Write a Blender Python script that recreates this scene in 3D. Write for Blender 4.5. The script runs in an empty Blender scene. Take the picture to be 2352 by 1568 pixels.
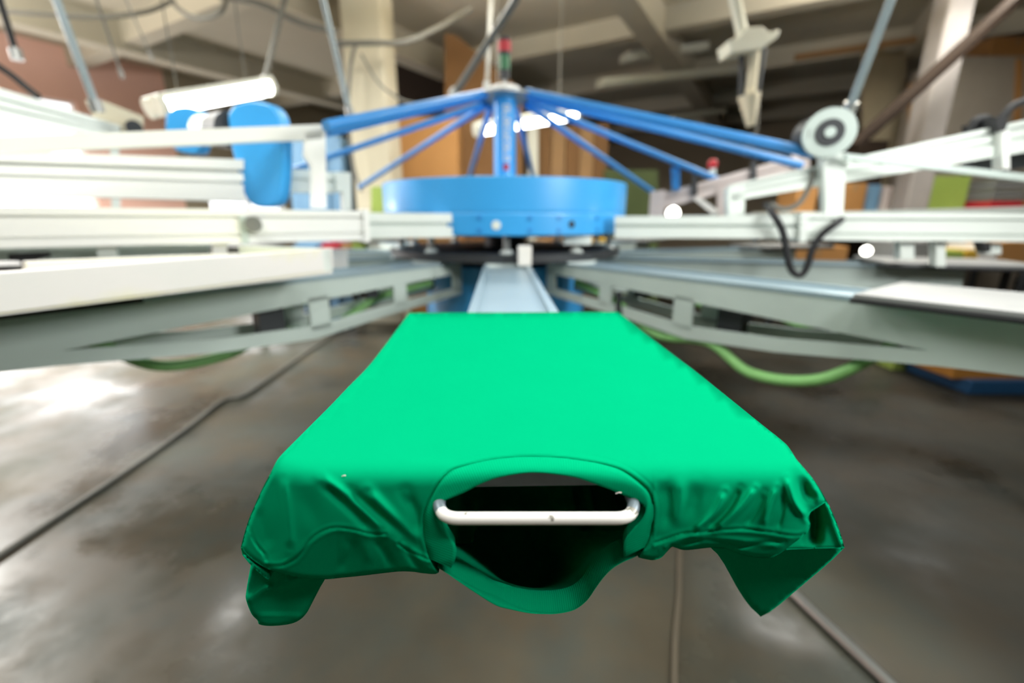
import bpy, bmesh, math, random
from mathutils import Vector, Matrix, geometry
random.seed(7)
scene = bpy.context.scene
col = scene.collection
R = math.radians
W, H = 2352, 1568
# ---------------------------------------------------------------- camera
FOC = 16.0
FPX = FOC / 36.0 * W
PITCH = R(15.2)
CAMZ = 1.15
cp, sp = math.cos(PITCH), math.sin(PITCH)
cam_d = bpy.data.cameras.new('camera')
cam_d.lens = FOC
cam_d.sensor_width = 36.0
cam_d.clip_start = 0.02
cam_d.clip_end = 100
cam_d.dof.use_dof = True
cam_d.dof.focus_distance = 0.43
cam_d.dof.aperture_fstop = 2.1
cam_d.dof.aperture_blades = 0
cam = bpy.data.objects.new('camera', cam_d)
cam.location = (0, 0, CAMZ)
cam.rotation_euler = (R(90) - PITCH, 0, 0)
col.objects.link(cam)
scene.camera = cam
# ---------------------------------------------------------------- colour / exposure / sky
vs = scene.view_settings
vs.view_transform = 'Standard'
vs.look = 'None'
vs.gamma = 1
vs.use_curve_mapping = False
vs.exposure = 0.0
world = bpy.data.worlds.new('daylight_sky')
scene.world = world
world.use_nodes = True
wn = world.node_tree.nodes
wn['Background'].inputs[0].default_value = (0.95, 0.97, 1.0, 1)
wn['Background'].inputs[1].default_value = 2.4

ROOM = R(-30)                                   # the hall stands turned 30 degrees to the view
E1 = Vector((math.sin(R(30)), math.cos(R(30)), 0))
E2 = Vector((-math.cos(R(30)), math.sin(R(30)), 0))
CEIL = 3.45
def room(a, b, z=0.0):                          # a along the hall, b towards the window wall
    p = E1 * a + E2 * b
    return Vector((p.x, p.y, z))

def area_light(name, loc, target, sx, sy, power, color=(1, 1, 1)):
    d = bpy.data.lights.new(name, 'AREA')
    d.shape = 'RECTANGLE'
    d.size, d.size_y = sx, sy
    d.energy = power
    d.color = color
    o = bpy.data.objects.new(name, d)
    o.location = loc
    o.rotation_euler = (Vector(target) - Vector(loc)).to_track_quat('-Z', 'Y').to_euler()
    col.objects.link(o)
    return o
# unseen fill lights added over the press and the hall, above the view: (x, y, z, watts down, watts up)
for x, y, z, pw, up in [(-1.3, 0.5, 2.55, 24, 10), (0.9, 0.55, 2.6, 16, 10), (-2.1, 1.6, 2.7, 34, 14), (2.0, 1.7, 2.8, 34, 14),
                        (0.8, -0.7, 2.6, 36, 6), (-3.2, 3.9, 2.95, 70, 34), (0.0, 4.2, 3.05, 45, 95), (3.2, 3.9, 2.95, 60, 120), (4.4, 4.3, 3.1, 28, 20), (-5.6, 3.6, 2.7, 420, 200)]:
    area_light('fill_light', (x, y, z), (x, y, 0), 1.2, 0.2, pw, (1.0, 1.0, 0.97))
    if up: area_light('fill_light_up', (x, y, z + 0.02), (x, y, 9), 1.2, 0.2, up, (1.0, 0.96, 0.9))
area_light('side_fill', (1.9, 0.55, 1.8), (-1.1, 1.4, 0.8), 0.9, 0.5, 42, (1.0, 1.0, 0.97))  # unseen fill added on the right to brighten the left carousel arm
for b0, a0, h in ((8.9, 2.05, 0.7), (8.9, 5.45, 0.5)):
    p = room(a0, b0, 1.12 if h > 0.6 else 1.2)
    area_light('window_daylight', p, p - E2, 1.9 if h > 0.6 else 1.2, h, 60 if h > 0.6 else 22, (1.0, 0.98, 0.95))
# ---------------------------------------------------------------- pixel -> place
def ray(u, v):
    a = (u - W / 2) / FPX
    b = (v - H / 2) / FPX
    return Vector((a, cp - b * sp, -sp - b * cp))
CAM = Vector((0, 0, CAMZ))
def at(u, v, Y):
    d = ray(u, v)
    return CAM + d * (Y / d.y)
def atz(u, v, z):
    d = ray(u, v)
    return CAM + d * ((z - CAMZ) / d.z)
class Plane:
    """upright plane through two ground points; (u, v) -> the point where the view ray meets it"""
    def __init__(s, p1, p2, off=0.0):
        d = (Vector((p2[0], p2[1], 0)) - Vector((p1[0], p1[1], 0))).normalized()
        n = Vector((-d.y, d.x, 0))
        if n.y < 0: n = -n                      # normal points away from the camera
        s.n, s.d = n, d
        s.o = Vector((p1[0], p1[1], 0)) + n * off
    def __call__(s, u, v):
        d = ray(u, v)
        return CAM + d * ((s.o - CAM).dot(s.n) / d.dot(s.n))
    def back(s, off):
        q = Plane((0, 0), (1, 0)); q.n, q.d, q.o = s.n, s.d, s.o + s.n * off
        return q
def facing(Y):
    return Plane((0, Y), (1, Y))
# ---------------------------------------------------------------- materials
def lin(c):
    c = c.lstrip('#')
    out = []
    for i in (0, 2, 4):
        x = int(c[i:i + 2], 16) / 255
        out.append(x / 12.92 if x <= 0.04045 else ((x + 0.055) / 1.055) ** 2.4)
    return tuple(out)
MATS = {}
def mat(name, c, rough=0.5, metal=0.0, var=0.12, scale=8.0, bump=0.0, bscale=60.0, spec=0.5, coat=0.0):
    if name in MATS: return MATS[name]
    if isinstance(c, str): c = lin(c)
    m = bpy.data.materials.new(name)
    m.use_nodes = True
    nt = m.node_tree
    b = nt.nodes['Principled BSDF']
    b.inputs['Roughness'].default_value = rough
    b.inputs['Metallic'].default_value = metal
    b.inputs['Specular IOR Level'].default_value = spec
    b.inputs['Coat Weight'].default_value = coat
    tc = nt.nodes.new('ShaderNodeTexCoord')
    nz = nt.nodes.new('ShaderNodeTexNoise')
    nz.inputs['Scale'].default_value = scale
    nz.inputs['Detail'].default_value = 5
    nt.links.new(tc.outputs['Object'], nz.inputs['Vector'])
    mx = nt.nodes.new('ShaderNodeMix'); mx.data_type = 'RGBA'
    nt.links.new(nz.outputs['Fac'], mx.inputs['Factor'])
    mx.inputs['A'].default_value = (*[x * (1 - var) for x in c], 1)
    mx.inputs['B'].default_value = (*[min(1, x * (1 + var)) for x in c], 1)
    nt.links.new(mx.outputs['Result'], b.inputs['Base Color'])
    if bump:
        n2 = nt.nodes.new('ShaderNodeTexNoise')
        n2.inputs['Scale'].default_value = bscale
        n2.inputs['Detail'].default_value = 4
        nt.links.new(tc.outputs['Object'], n2.inputs['Vector'])
        bp = nt.nodes.new('ShaderNodeBump')
        bp.inputs['Strength'].default_value = bump
        bp.inputs['Distance'].default_value = 0.002
        nt.links.new(n2.outputs['Fac'], bp.inputs['Height'])
        nt.links.new(bp.outputs['Normal'], b.inputs['Normal'])
    MATS[name] = m
    return m
def emit(name, c, strength):
    if name in MATS: return MATS[name]
    m = bpy.data.materials.new(name)
    m.use_nodes = True
    b = m.node_tree.nodes['Principled BSDF']
    b.inputs['Base Color'].default_value = (*c, 1)
    b.inputs['Emission Color'].default_value = (*c, 1)
    b.inputs['Emission Strength'].default_value = strength
    MATS[name] = m
    return m
# ---------------------------------------------------------------- mesh builder
class MB:
    def __init__(s): s.v, s.f = [], []
    def add(s, vs, fs):
        k = len(s.v)
        s.v += [Vector(p) for p in vs]
        s.f += [tuple(i + k for i in f) for f in fs]
        return s
    def hexa(s, b4, t4):
        return s.add(list(b4) + list(t4), [(3, 2, 1, 0), (4, 5, 6, 7), (0, 1, 5, 4), (1, 2, 6, 5), (2, 3, 7, 6), (3, 0, 4, 7)])
    def box(s, c, size, rz=0.0):
        c = Vector(c); x, y, z = [k / 2 for k in size]
        m = Matrix.Rotation(rz, 3, 'Z')
        q = [c + m @ Vector(p) for p in ((-x, -y, -z), (x, -y, -z), (x, y, -z), (-x, y, -z), (-x, -y, z), (x, -y, z), (x, y, z), (-x, y, z))]
        return s.hexa(q[:4], q[4:])
    def beam(s, p1, p2, w, h, up=(0, 0, 1)):
        p1, p2 = Vector(p1), Vector(p2)
        d = (p2 - p1).normalized()
        a = d.cross(Vector(up)).normalized(); b = a.cross(d)
        f = lambda p: [p - a * w / 2 - b * h / 2, p + a * w / 2 - b * h / 2, p + a * w / 2 + b * h / 2, p - a * w / 2 + b * h / 2]
        return s.hexa(f(p1), f(p2))
    def prism(s, pts, off):
        n = len(pts); off = Vector(off)
        a = [Vector(p) for p in pts]
        return s.add(a + [p + off for p in a], [tuple(range(n)), tuple(range(2 * n - 1, n - 1, -1))] + [(i, n + i, n + (i + 1) % n, (i + 1) % n) for i in range(n)])
    def slab(s, plane, px, thick):              # polygon given on a plane, extruded to its real thickness
        return s.prism([plane(*p) for p in px], plane.n * thick)
    def tube(s, pts, r, seg=10, closed=False):
        pts = [Vector(p) for p in pts]; n = len(pts)
        rs = r if isinstance(r, (list, tuple)) else [r] * n
        vs, fs, prev = [], [], None
        for i, p in enumerate(pts):
            d = (pts[(i + 1) % n] - pts[i - 1]) if closed else (pts[min(i + 1, n - 1)] - pts[max(i - 1, 0)])
            d.normalize()
            if prev is None:
                a = d.cross(Vector((0, 0, 1)))
                if a.length < 0.05: a = d.cross(Vector((0, 1, 0)))
            else:
                a = prev - d * prev.dot(d)
            a.normalize(); prev = a.copy(); b = d.cross(a)
            for k in range(seg):
                t = 2 * math.pi * k / seg
                vs.append(p + (a * math.cos(t) + b * math.sin(t)) * rs[i])
        for i in range(n if closed else n - 1):
            j = (i + 1) % n
            for k in range(seg):
                q = (k + 1) % seg
                fs.append((i * seg + k, i * seg + q, j * seg + q, j * seg + k))
        if not closed:
            fs += [tuple(range(seg - 1, -1, -1)), tuple(range((n - 1) * seg, n * seg))]
        return s.add(vs, fs)
    def cyl(s, p1, p2, r, seg=24, r2=None):
        return s.tube([p1, p2], [r, r if r2 is None else r2], seg)
    def lathe(s, c, prof, seg=48):              # prof: (radius, z) upward; upright axis through c
        vs, fs, n = [], [], len(prof)
        for k in range(seg):
            t = 2 * math.pi * k / seg
            for r, z in prof:
                vs.append((c[0] + r * math.cos(t), c[1] + r * math.sin(t), c[2] + z))
        for k in range(seg):
            q = (k + 1) % seg
            for i in range(n - 1):
                fs.append((k * n + i, q * n + i, q * n + i + 1, k * n + i + 1))
        fs.append(tuple(k * n for k in range(seg - 1, -1, -1)))
        fs.append(tuple(k * n + n - 1 for k in range(seg)))
        return s.add(vs, fs)
    def build(s, name, m, parent=None, smooth=False, bevel=0.0, label=None, local=False):
        o0 = Vector((0, 0, 0))
        if parent is not None and not local:
            q = parent
            while q is not None:
                o0 = o0 + Vector(q.location); q = q.parent
        elif parent is None and s.v:
            o0 = Vector((sum(p.x for p in s.v) / len(s.v), sum(p.y for p in s.v) / len(s.v), min(p.z for p in s.v)))
        me = bpy.data.meshes.new(name)
        me.from_pydata([tuple(p - o0) for p in s.v], [], s.f)
        me.validate()
        bm = bmesh.new(); bm.from_mesh(me)
        bmesh.ops.recalc_face_normals(bm, faces=bm.faces)
        bm.to_mesh(me); bm.free()
        me.materials.append(m)
        o = bpy.data.objects.new(name, me)
        col.objects.link(o)
        if parent is not None: o.parent = parent
        else: o.location = o0
        if smooth:
            for p in me.polygons: p.use_smooth = True
            if hasattr(me, 'set_sharp_from_angle'): me.set_sharp_from_angle(angle=R(40))
        if bevel:
            b = o.modifiers.new('bevel', 'BEVEL'); b.width = bevel; b.segments = 2; b.limit_method = 'ANGLE'
        if label: o['label'] = label
        return o
def tag(o, label=None, cat=None, group=None, kind=None):
    if label: o['label'] = label
    if cat: o['category'] = cat
    if group: o['group'] = group
    if kind: o['kind'] = kind
    return o
def thing(name, label, cat, loc=(0, 0, 0), rz=0.0, group=None):
    o = bpy.data.objects.new(name, None)
    o.empty_display_size = 0.05
    o.location = loc; o.rotation_euler = (0, 0, rz)
    col.objects.link(o)
    return tag(o, label, cat, group)
def copy_tree(o, parent=None):
    c = o.copy(); col.objects.link(c)
    if parent is not None: c.parent = parent
    for ch in list(o.children): copy_tree(ch, c)
    return c
def arc(pts, n=40):                             # smooth path through points
    pts = [Vector(p) for p in pts]; out = []
    P = [pts[0] * 2 - pts[1]] + pts + [pts[-1] * 2 - pts[-2]]
    per = max(2, n // (len(pts) - 1))
    for i in range(1, len(P) - 2):
        for k in range(per):
            t = k / per
            a, b, c, d = P[i - 1], P[i], P[i + 1], P[i + 2]
            out.append(0.5 * (2 * b + (c - a) * t + (2 * a - 5 * b + 4 * c - d) * t * t + (3 * b - a - 3 * c + d) * t ** 3))
    out.append(pts[-1])
    return out

M = {
 'white': mat('white_painted_metal', '#f1f3f0', 0.38, 0, 0.05, 5),
 'pale': mat('pale_grey_paint', '#dde5e0', 0.42, 0, 0.07, 6),
 'galv': mat('grey_green_paint', '#bccac5', 0.42, 0.1, 0.1, 7),
 'channel': mat('blue_grey_channel', '#8ea3ad', 0.35, 0.2, 0.08, 6),
 'blue': mat('blue_gloss_paint', '#3ba2e6', 0.36, 0, 0.06, 4, coat=0.15),
 'rodblue': mat('blue_rod_paint', '#3586cc', 0.35, 0, 0.08, 6),
 'black': mat('black_rubber', '#15171a', 0.6, 0, 0.2, 9),
 'dark': mat('dark_grey_metal', '#3a3d40', 0.5, 0.3, 0.15, 9),
 'steel': mat('steel', '#9a9c9a', 0.35, 0.7, 0.1, 9),
 'bright': mat('bright_enamel', '#efece6', 0.22, 0.0, 0.03, 30, coat=0.3),
 'chip': mat('chipped_grey_enamel', '#7f8c96', 0.35, 0.3, 0.15, 60),
 'board': mat('grey_pallet_board', '#70757a', 0.75, 0, 0.25, 40),
 'pallet': mat('grey_pallet_top', '#7b7d7d', 0.5, 0, 0.18, 9),
 'card': mat('brown_cardboard', '#a97a45', 0.8, 0, 0.1, 4),
 'card2': mat('dark_cardboard', '#7d5a34', 0.8, 0, 0.12, 4),
 'wood': mat('light_wood', '#9c7950', 0.7, 0, 0.15, 5),
 'darkwood': mat('dark_wood', '#241a12', 0.85, 0, 0.2, 5, spec=0.2),
 'plaster': mat('cream_plaster', '#c6bfa9', 0.85, 0, 0.08, 3),
 'cable': mat('grey_cable', '#6d6c66', 0.6, 0, 0.1, 9),
 'brownc': mat('brown_cable', '#5d5445', 0.7, 0, 0.1, 9),
 'hose': mat('green_hose', '#86c074', 0.45, 0, 0.15, 40),
 'pipe': mat('grey_pipe', '#8b989b', 0.4, 0.3, 0.1, 9),
 'limegreen': mat('lime_green_paint', '#92a84e', 0.6, 0, 0.12, 5),
 'darkgreen': mat('dark_green_board', '#3c4a20', 0.7, 0, 0.15, 5),
 'red': mat('red_plastic', '#b3202c', 0.4, 0, 0.08, 5),
 'greenlens': mat('green_plastic', '#16683c', 0.3, 0, 0.08, 5),
 'yellow': mat('yellow_paint', '#c9a43a', 0.5, 0, 0.1, 5),
 'paper': mat('white_paper', '#d8d6d2', 0.8, 0, 0.05, 5),
 'pinkpaper': mat('pale_pink_paint', '#d9ccc8', 0.5, 0, 0.08, 6),
 'slate': mat('slate_blue_paint', '#6d93b3', 0.5, 0, 0.08, 5),
 'bluepallet': mat('blue_plastic', '#1c4a72', 0.5, 0, 0.1, 5),
 'fixture': mat('white_fixture', '#dadacb', 0.5, 0, 0.05, 5),
 'tube': emit('lit_tube', (1.0, 1.0, 0.96), 14.0),
 'spark': emit('white_glow', (1.0, 0.97, 0.88), 9.0),
}
# ================================================================ the hall
def build_floor_material():
    m = bpy.data.materials.new('stained_concrete'); m.use_nodes = True
    nt = m.node_tree; b = nt.nodes['Principled BSDF']; L = nt.links.new
    tc = nt.nodes.new('ShaderNodeTexCoord')
    n1 = nt.nodes.new('ShaderNodeTexNoise'); n1.inputs['Scale'].default_value = 1.3; n1.inputs['Detail'].default_value = 6; n1.inputs['Roughness'].default_value = 0.62
    n2 = nt.nodes.new('ShaderNodeTexNoise'); n2.inputs['Scale'].default_value = 4.5; n2.inputs['Detail'].default_value = 6
    n3 = nt.nodes.new('ShaderNodeTexNoise'); n3.inputs['Scale'].default_value = 0.8; n3.inputs['Detail'].default_value = 3
    for n in (n1, n2, n3): L(tc.outputs['Object'], n.inputs['Vector'])
    r1 = nt.nodes.new('ShaderNodeValToRGB')
    e = r1.color_ramp.elements
    e[0].position = 0.3; e[0].color = (*lin('#3b3b33'), 1)
    e[1].position = 0.7; e[1].color = (*lin('#5d5b4b'), 1)
    k = r1.color_ramp.elements.new(0.5); k.color = (*lin('#4d4b3e'), 1)
    L(n1.outputs['Fac'], r1.inputs['Fac'])
    r2 = nt.nodes.new('ShaderNodeValToRGB')
    e = r2.color_ramp.elements
    e[0].position = 0.35; e[0].color = (*lin('#444a48'), 1)
    e[1].position = 0.66; e[1].color = (*lin('#55493b'), 1)
    L(n2.outputs['Fac'], r2.inputs['Fac'])
    mx = nt.nodes.new('ShaderNodeMix'); mx.data_type = 'RGBA'
    L(n3.outputs['Fac'], mx.inputs['Factor']); L(r1.outputs['Color'], mx.inputs['A']); L(r2.outputs['Color'], mx.inputs['B'])
    # floor colour darkens smoothly to the right of the loose pipe
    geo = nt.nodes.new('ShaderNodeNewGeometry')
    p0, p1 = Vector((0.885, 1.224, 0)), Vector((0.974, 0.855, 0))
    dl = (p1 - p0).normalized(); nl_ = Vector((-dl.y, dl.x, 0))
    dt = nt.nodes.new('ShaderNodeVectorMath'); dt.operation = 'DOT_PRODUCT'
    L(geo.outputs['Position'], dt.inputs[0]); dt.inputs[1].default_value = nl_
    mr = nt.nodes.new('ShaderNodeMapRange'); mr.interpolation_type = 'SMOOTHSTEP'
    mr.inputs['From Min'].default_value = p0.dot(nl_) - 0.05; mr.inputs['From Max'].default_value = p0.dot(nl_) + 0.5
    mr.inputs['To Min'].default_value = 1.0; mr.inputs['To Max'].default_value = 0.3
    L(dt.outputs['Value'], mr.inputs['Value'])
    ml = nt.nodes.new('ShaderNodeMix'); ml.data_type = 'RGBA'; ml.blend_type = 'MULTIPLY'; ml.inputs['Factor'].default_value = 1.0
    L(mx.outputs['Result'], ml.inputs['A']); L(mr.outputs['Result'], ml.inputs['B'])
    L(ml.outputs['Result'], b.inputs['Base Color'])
    r3 = nt.nodes.new('ShaderNodeMapRange')
    r3.inputs['From Min'].default_value = 0.35; r3.inputs['From Max'].default_value = 0.62
    r3.inputs['To Min'].default_value = 0.17; r3.inputs['To Max'].default_value = 0.62
    b.inputs['Specular IOR Level'].default_value = 0.18
    L(n1.outputs['Fac'], r3.inputs['Value']); L(r3.outputs['Result'], b.inputs['Roughness'])
    bp = nt.nodes.new('ShaderNodeBump'); bp.inputs['Strength'].default_value = 0.12; bp.inputs['Distance'].default_value = 0.01
    L(n2.outputs['Fac'], bp.inputs['Height']); L(bp.outputs['Normal'], b.inputs['Normal'])
    return m
A0, A1, B0, B1 = -4.5, 13.5, -7.5, 9.0
def slab_room(name, a0, a1, b0, b1, z0, z1, m):
    o = MB().hexa([room(a0, b0, z0), room(a1, b0, z0), room(a1, b1, z0), room(a0, b1, z0)],
                  [room(a0, b0, z1), room(a1, b0, z1), room(a1, b1, z1), room(a0, b1, z1)]).build(name, m)
    return tag(o, kind='structure')
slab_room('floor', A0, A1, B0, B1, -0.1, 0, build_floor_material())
m_ceil = mat('grey_beige_ceiling_paint', '#b9b3a1', 0.9, 0, 0.12, 0.9)
m_wallb = mat('beige_wall_paint', '#9f947f', 0.9, 0, 0.12, 1.2)
m_pink = mat('salmon_wall_paint', '#f0c2b2', 0.85, 0, 0.08, 1.5)
slab_room('ceiling', A0, A1, B0, B1, CEIL, CEIL + 0.15, m_ceil)
slab_room('wall_back', A1, A1 + 0.2, B0, B1, 0, CEIL, m_wallb)
slab_room('wall_right', A0, A1, B0 - 0.2, B0, 0, CEIL, mat('grey_wall_paint', '#9a917f', 0.9, 0, 0.12, 1.2))
slab_room('wall_rear', A0 - 0.2, A0, B0, B1, 0, CEIL, mat('dark_wall_paint', '#7c7466', 0.9, 0, 0.12, 1.2))
# window wall: salmon part with the openings, then a beige part
wl = MB()
def wl_box(mb, a0, a1, z0, z1):
    mb.hexa([room(a0, B1, z0), room(a1, B1, z0), room(a1, B1 + 0.25, z0), room(a0, B1 + 0.25, z0)],
            [room(a0, B1, z1), room(a1, B1, z1), room(a1, B1 + 0.25, z1), room(a0, B1 + 0.25, z1)])
WIN = [(1.0, 3.1), (4.7, 6.2)]
WZ0, WZ1 = 0.75, 2.75
wl_box(wl, A0, WIN[0][0], 0, CEIL)
wl_box(wl, WIN[0][0], WIN[0][1], 0, WZ0); wl_box(wl, WIN[0][0], WIN[0][1], WZ1, CEIL)
wl_box(wl, WIN[0][1], 4.3, 0, CEIL)
tag(wl.build('wall_left', m_pink), kind='structure')
wl = MB()
wl_box(wl, 4.3, WIN[1][0], 0, CEIL)
wl_box(wl, WIN[1][0], WIN[1][1], 0, WZ0); wl_box(wl, WIN[1][0], WIN[1][1], 1.95, CEIL)
wl_box(wl, WIN[1][1], A1, 0, CEIL)
tag(wl.build('wall_left_beige', m_wallb), kind='structure')
glass = bpy.data.materials.new('window_glass'); glass.use_nodes = True
g = glass.node_tree.nodes['Principled BSDF']
g.inputs['Base Color'].default_value = (1, 1, 1, 1); g.inputs['Roughness'].default_value = 0.05
g.inputs['Transmission Weight'].default_value = 1.0; g.inputs['IOR'].default_value = 1.02
for i, (a0, a1) in enumerate(WIN):
    z1 = WZ1 if i == 0 else 1.95
    w = thing('window_%d' % (i + 1), None, None, room((a0 + a1) / 2, B1 + 0.1, WZ0)); w['kind'] = 'structure'
    fr = MB()
    for (p, q) in (((a0, WZ0), (a1, WZ0)), ((a0, z1), (a1, z1)), ((a0, WZ0), (a0, z1)), ((a1, WZ0), (a1, z1)), (((a0 + a1) / 2, WZ0), ((a0 + a1) / 2, z1))):
        P, Q = room(p[0], B1 + 0.1, p[1]), room(q[0], B1 + 0.1, q[1])
        fr.beam(P, Q, 0.06, 0.06, up=E2)
    fr.build('window_frame', M['white'], w)
    MB().hexa([room(a0, B1 + 0.11, WZ0), room(a1, B1 + 0.11, WZ0), room(a1, B1 + 0.12, WZ0), room(a0, B1 + 0.12, WZ0)],
              [room(a0, B1 + 0.11, z1), room(a1, B1 + 0.11, z1), room(a1, B1 + 0.12, z1), room(a0, B1 + 0.12, z1)]).build('pane', glass, w)
# ceiling beams: deep ones across the hall, ribs along it
k = 0
for b in (7.4, 4.6, 1.6, -1.2, -4.2):
    k += 1
    slab_room('trim_%d' % k, A0, A1, b - 0.13, b + 0.13, CEIL - 0.32, CEIL, m_ceil)
for a in (3.2, 6.1, 8.2, 10.2, 12.2):
    k += 1
    slab_room('trim_%d' % k, a - 0.1, a + 0.1, B0, B1, CEIL - 0.24, CEIL, m_ceil)
# ================================================================ the carousel press
CX, CY = -0.04, 2.75

# ---- lower carousel: hub with one support and pallet per station
hub = thing('pallet_carousel', 'blue hub with radiating slotted grey arms, under the blue drum of the press', 'pallet carousel', (CX, CY, 0))
MB().lathe((CX, CY, 0), [(0.5, 0), (0.5, 0.04), (0.36, 0.05), (0.36, 0.52), (0.47, 0.54), (0.47, 0.905), (0.45, 0.91)], 48).build('base_drum', M['blue'], hub, smooth=True, label='blue base drum')
MB().lathe((CX, CY, 0), [(0.62, 0.945), (0.66, 0.95), (0.66, 0.985), (0.62, 0.99)], 64).build('index_plate', M['dark'], hub, smooth=True, label='dark grey index plate')
ARM_END = 2.15
def support(angle, hose_sag=0.13, full=True):
    mb = MB()
    E = ARM_END
    for sy in (-0.1, 0.088):
        def P(pts): mb.prism([(r, sy, z) for r, z in pts], (0, 0.012, 0))
        P([(0.5, 0.932), (E, 0.932), (E, 0.84), (1.98, 0.83), (1.3, 0.855), (0.5, 0.885)])
        P([(0.5, 0.815), (1.0, 0.79), (1.3, 0.765), (1.62, 0.785), (1.98, 0.83), (E, 0.84), (E, 0.81), (2.0, 0.795), (1.62, 0.74), (1.3, 0.715), (1.0, 0.745), (0.5, 0.78)])
        P([(0.5, 0.80), (0.5, 0.89), (0.56, 0.89), (0.56, 0.80)])
        P([(0.86, 0.78), (0.86, 0.87), (0.93, 0.87), (0.93, 0.775)])
        P([(1.24, 0.75), (1.24, 0.87), (1.32, 0.87), (1.32, 0.75)])
    mb.box((1.25, 0, 0.924), (1.5, 0.19, 0.006))
    t = mb.build('carousel_arm', M['galv'], hub, local=True)
    t.rotation_euler.z = angle - R(90)
    mb = MB().box((1.17, 0, 0.93), (1.34, 0.176, 0.006))
    mb.box((1.17, -0.094, 0.936), (1.34, 0.02, 0.012)).box((1.17, 0.094, 0.936), (1.34, 0.02, 0.012))
    mb.build('top_channel', M['channel'], t, local=True, label='pale blue grey top channel')
    MB().box((0.6, 0, 0.945), (0.1, 0.19, 0.03)).box((0.6, 0, 0.968), (0.075, 0.11, 0.022)).lathe((0.6, 0, 0.975), [(0.05, 0), (0.03, 0.02), (0.022, 0.03)], 16).build('clamp_block', M['pale'], t, local=True)
    MB().cyl((0.6, 0, 0.99), (0.6, 0, 1.07), 0.016, 14).build('locking_pin', M['steel'], t, local=True)
    if full:
        hp = arc([(0.62, 0.0, 0.84), (0.9, -0.05, 0.80), (1.15, -0.07, 0.70), (1.38, -0.075, 0.745 - hose_sag * 0.3), (1.55, -0.08, 0.74 - hose_sag), (1.75, -0.075, 0.72 - hose_sag * 0.4), (1.9, -0.04, 0.82)], 48)
        MB().tube(hp, 0.018, 10).build('air_hose', M['hose'], t, smooth=True, local=True, label='green air hose')
        MB().box((0.98, -0.107, 0.80), (0.02, 0.012, 0.09)).box((1.02, -0.115, 0.69), (0.035, 0.03, 0.05)).cyl((1.0, -0.11, 0.70), (0.985, -0.107, 0.78), 0.01, 10).build('stop_bolt', M['dark'], t, local=True)
        MB().box((1.0, 0.02, 0.85), (0.06, 0.05, 0.06)).build('valve_block', M['dark'], t, local=True)
        MB().box((1.42, 0.0, 0.80), (0.09, 0.05, 0.1)).build('valve_block', M['dark'], t, local=True)
    return t
def pallet(angle, label, surface='pallet', r0=1.82, r1=2.395, ztop=0.962):
    t = thing('printing_pallet', label, 'pallet', (CX, CY, 0), angle - R(90), 'printing pallets of the carousel')
    MB().box(((r0 + r1) / 2, 0, ztop - 0.006), (r1 - r0 - 0.01, 0.386, 0.012)).build('top_sheet', M[surface], t, local=True, bevel=0.002)
    MB().box(((r0 + r1) / 2, 0, ztop - 0.018), (r1 - r0, 0.396, 0.012)).build('rubber_edge', M['black'], t, local=True, bevel=0.003, label='black rubber edge under the top sheet')
    MB().box(((r0 + r1) / 2, 0, ztop - 0.03), (r1 - r0 - 0.1, 0.16, 0.012)).build('mounting_plate', M['steel'], t, local=True)
    return t
S36 = R(36)
pal_text = {
 -1: 'black edged grey pallet at the left picture edge, under the white silkscreen',
 1: 'black edged grey pallet at the right picture edge, nearest on the right',
 -2: 'grey pallet on the far left, behind the white rails',
 2: 'grey pallet at right, second from the green t-shirt',
 -3: 'grey pallet at the back left of the press',
 3: 'grey pallet at the back right of the press, third from the green t-shirt',
 -4: 'grey pallet behind the blue drum, on the left',
 4: 'grey pallet behind the blue drum, on the right'}
PA = R(1.42)
for k in (0, -1, 1, -2, 2, -3, 3, -4, 4):
    # angle measured from straight ahead to the viewer; positive turns to the right
    support(S36 * k + (PA if k == 0 else 0), 0.095 if k > 0 else 0.06, abs(k) <= 2)
    if k: pallet(S36 * k, pal_text[k])
# ---- the loaded pallet under the t-shirt
lp = thing('printing_pallet', 'dark grey pallet with white handle, inside the green t-shirt', 'pallet', (CX, CY, 0), PA - R(90), 'printing pallets of the carousel')
R0, R1 = 1.86, 2.434
mbl = MB().box(((R0 + R1 - 0.003) / 2, 0, 0.9515), (R1 - R0 - 0.003, 0.376, 0.019))
mbl.build('board', M['board'], lp, local=True, bevel=0.004)
MB().box(((R0 + R1) / 2 - 0.03, 0, 0.9405), (R1 - R0 - 0.12, 0.16, 0.01)).build('mounting_plate', M['steel'], lp, local=True)
# handle: bent bar screwed under the board, sticking out at the viewer
def handle_pts():
    pts = []
    hx0, hx1, yb, yf, z0, z1 = -0.0555, 0.0925, 0.335, 0.288, CAMZ - 0.2095, CAMZ - 0.2125
    r = 0.016
    pts.append(Vector((hx0, yb, z0)))
    for k in range(9):
        t = R(180 + 90 * k / 8)
        pts.append(Vector((hx0 + r + r * math.cos(t), yf + r + r * math.sin(t), z0 + (z1 - z0) * min(1, k / 4))))
    for k in range(1, 12):
        pts.append(Vector((hx0 + r + (hx1 - hx0 - 2 * r) * k / 12, yf, z1)))
    for k in range(9):
        t = R(270 + 90 * k / 8)
        pts.append(Vector((hx1 - r + r * math.cos(t), yf + r + r * math.sin(t), z1 + (z0 - z1) * max(0, (k - 4) / 4))))
    pts.append(Vector((hx1, yb, z0)))
    return pts
rot = Matrix.Rotation(-(PA - R(90)), 3, 'Z')
def to_lp(p): return rot @ (Vector(p) - Vector((CX, CY, 0)))
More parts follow.
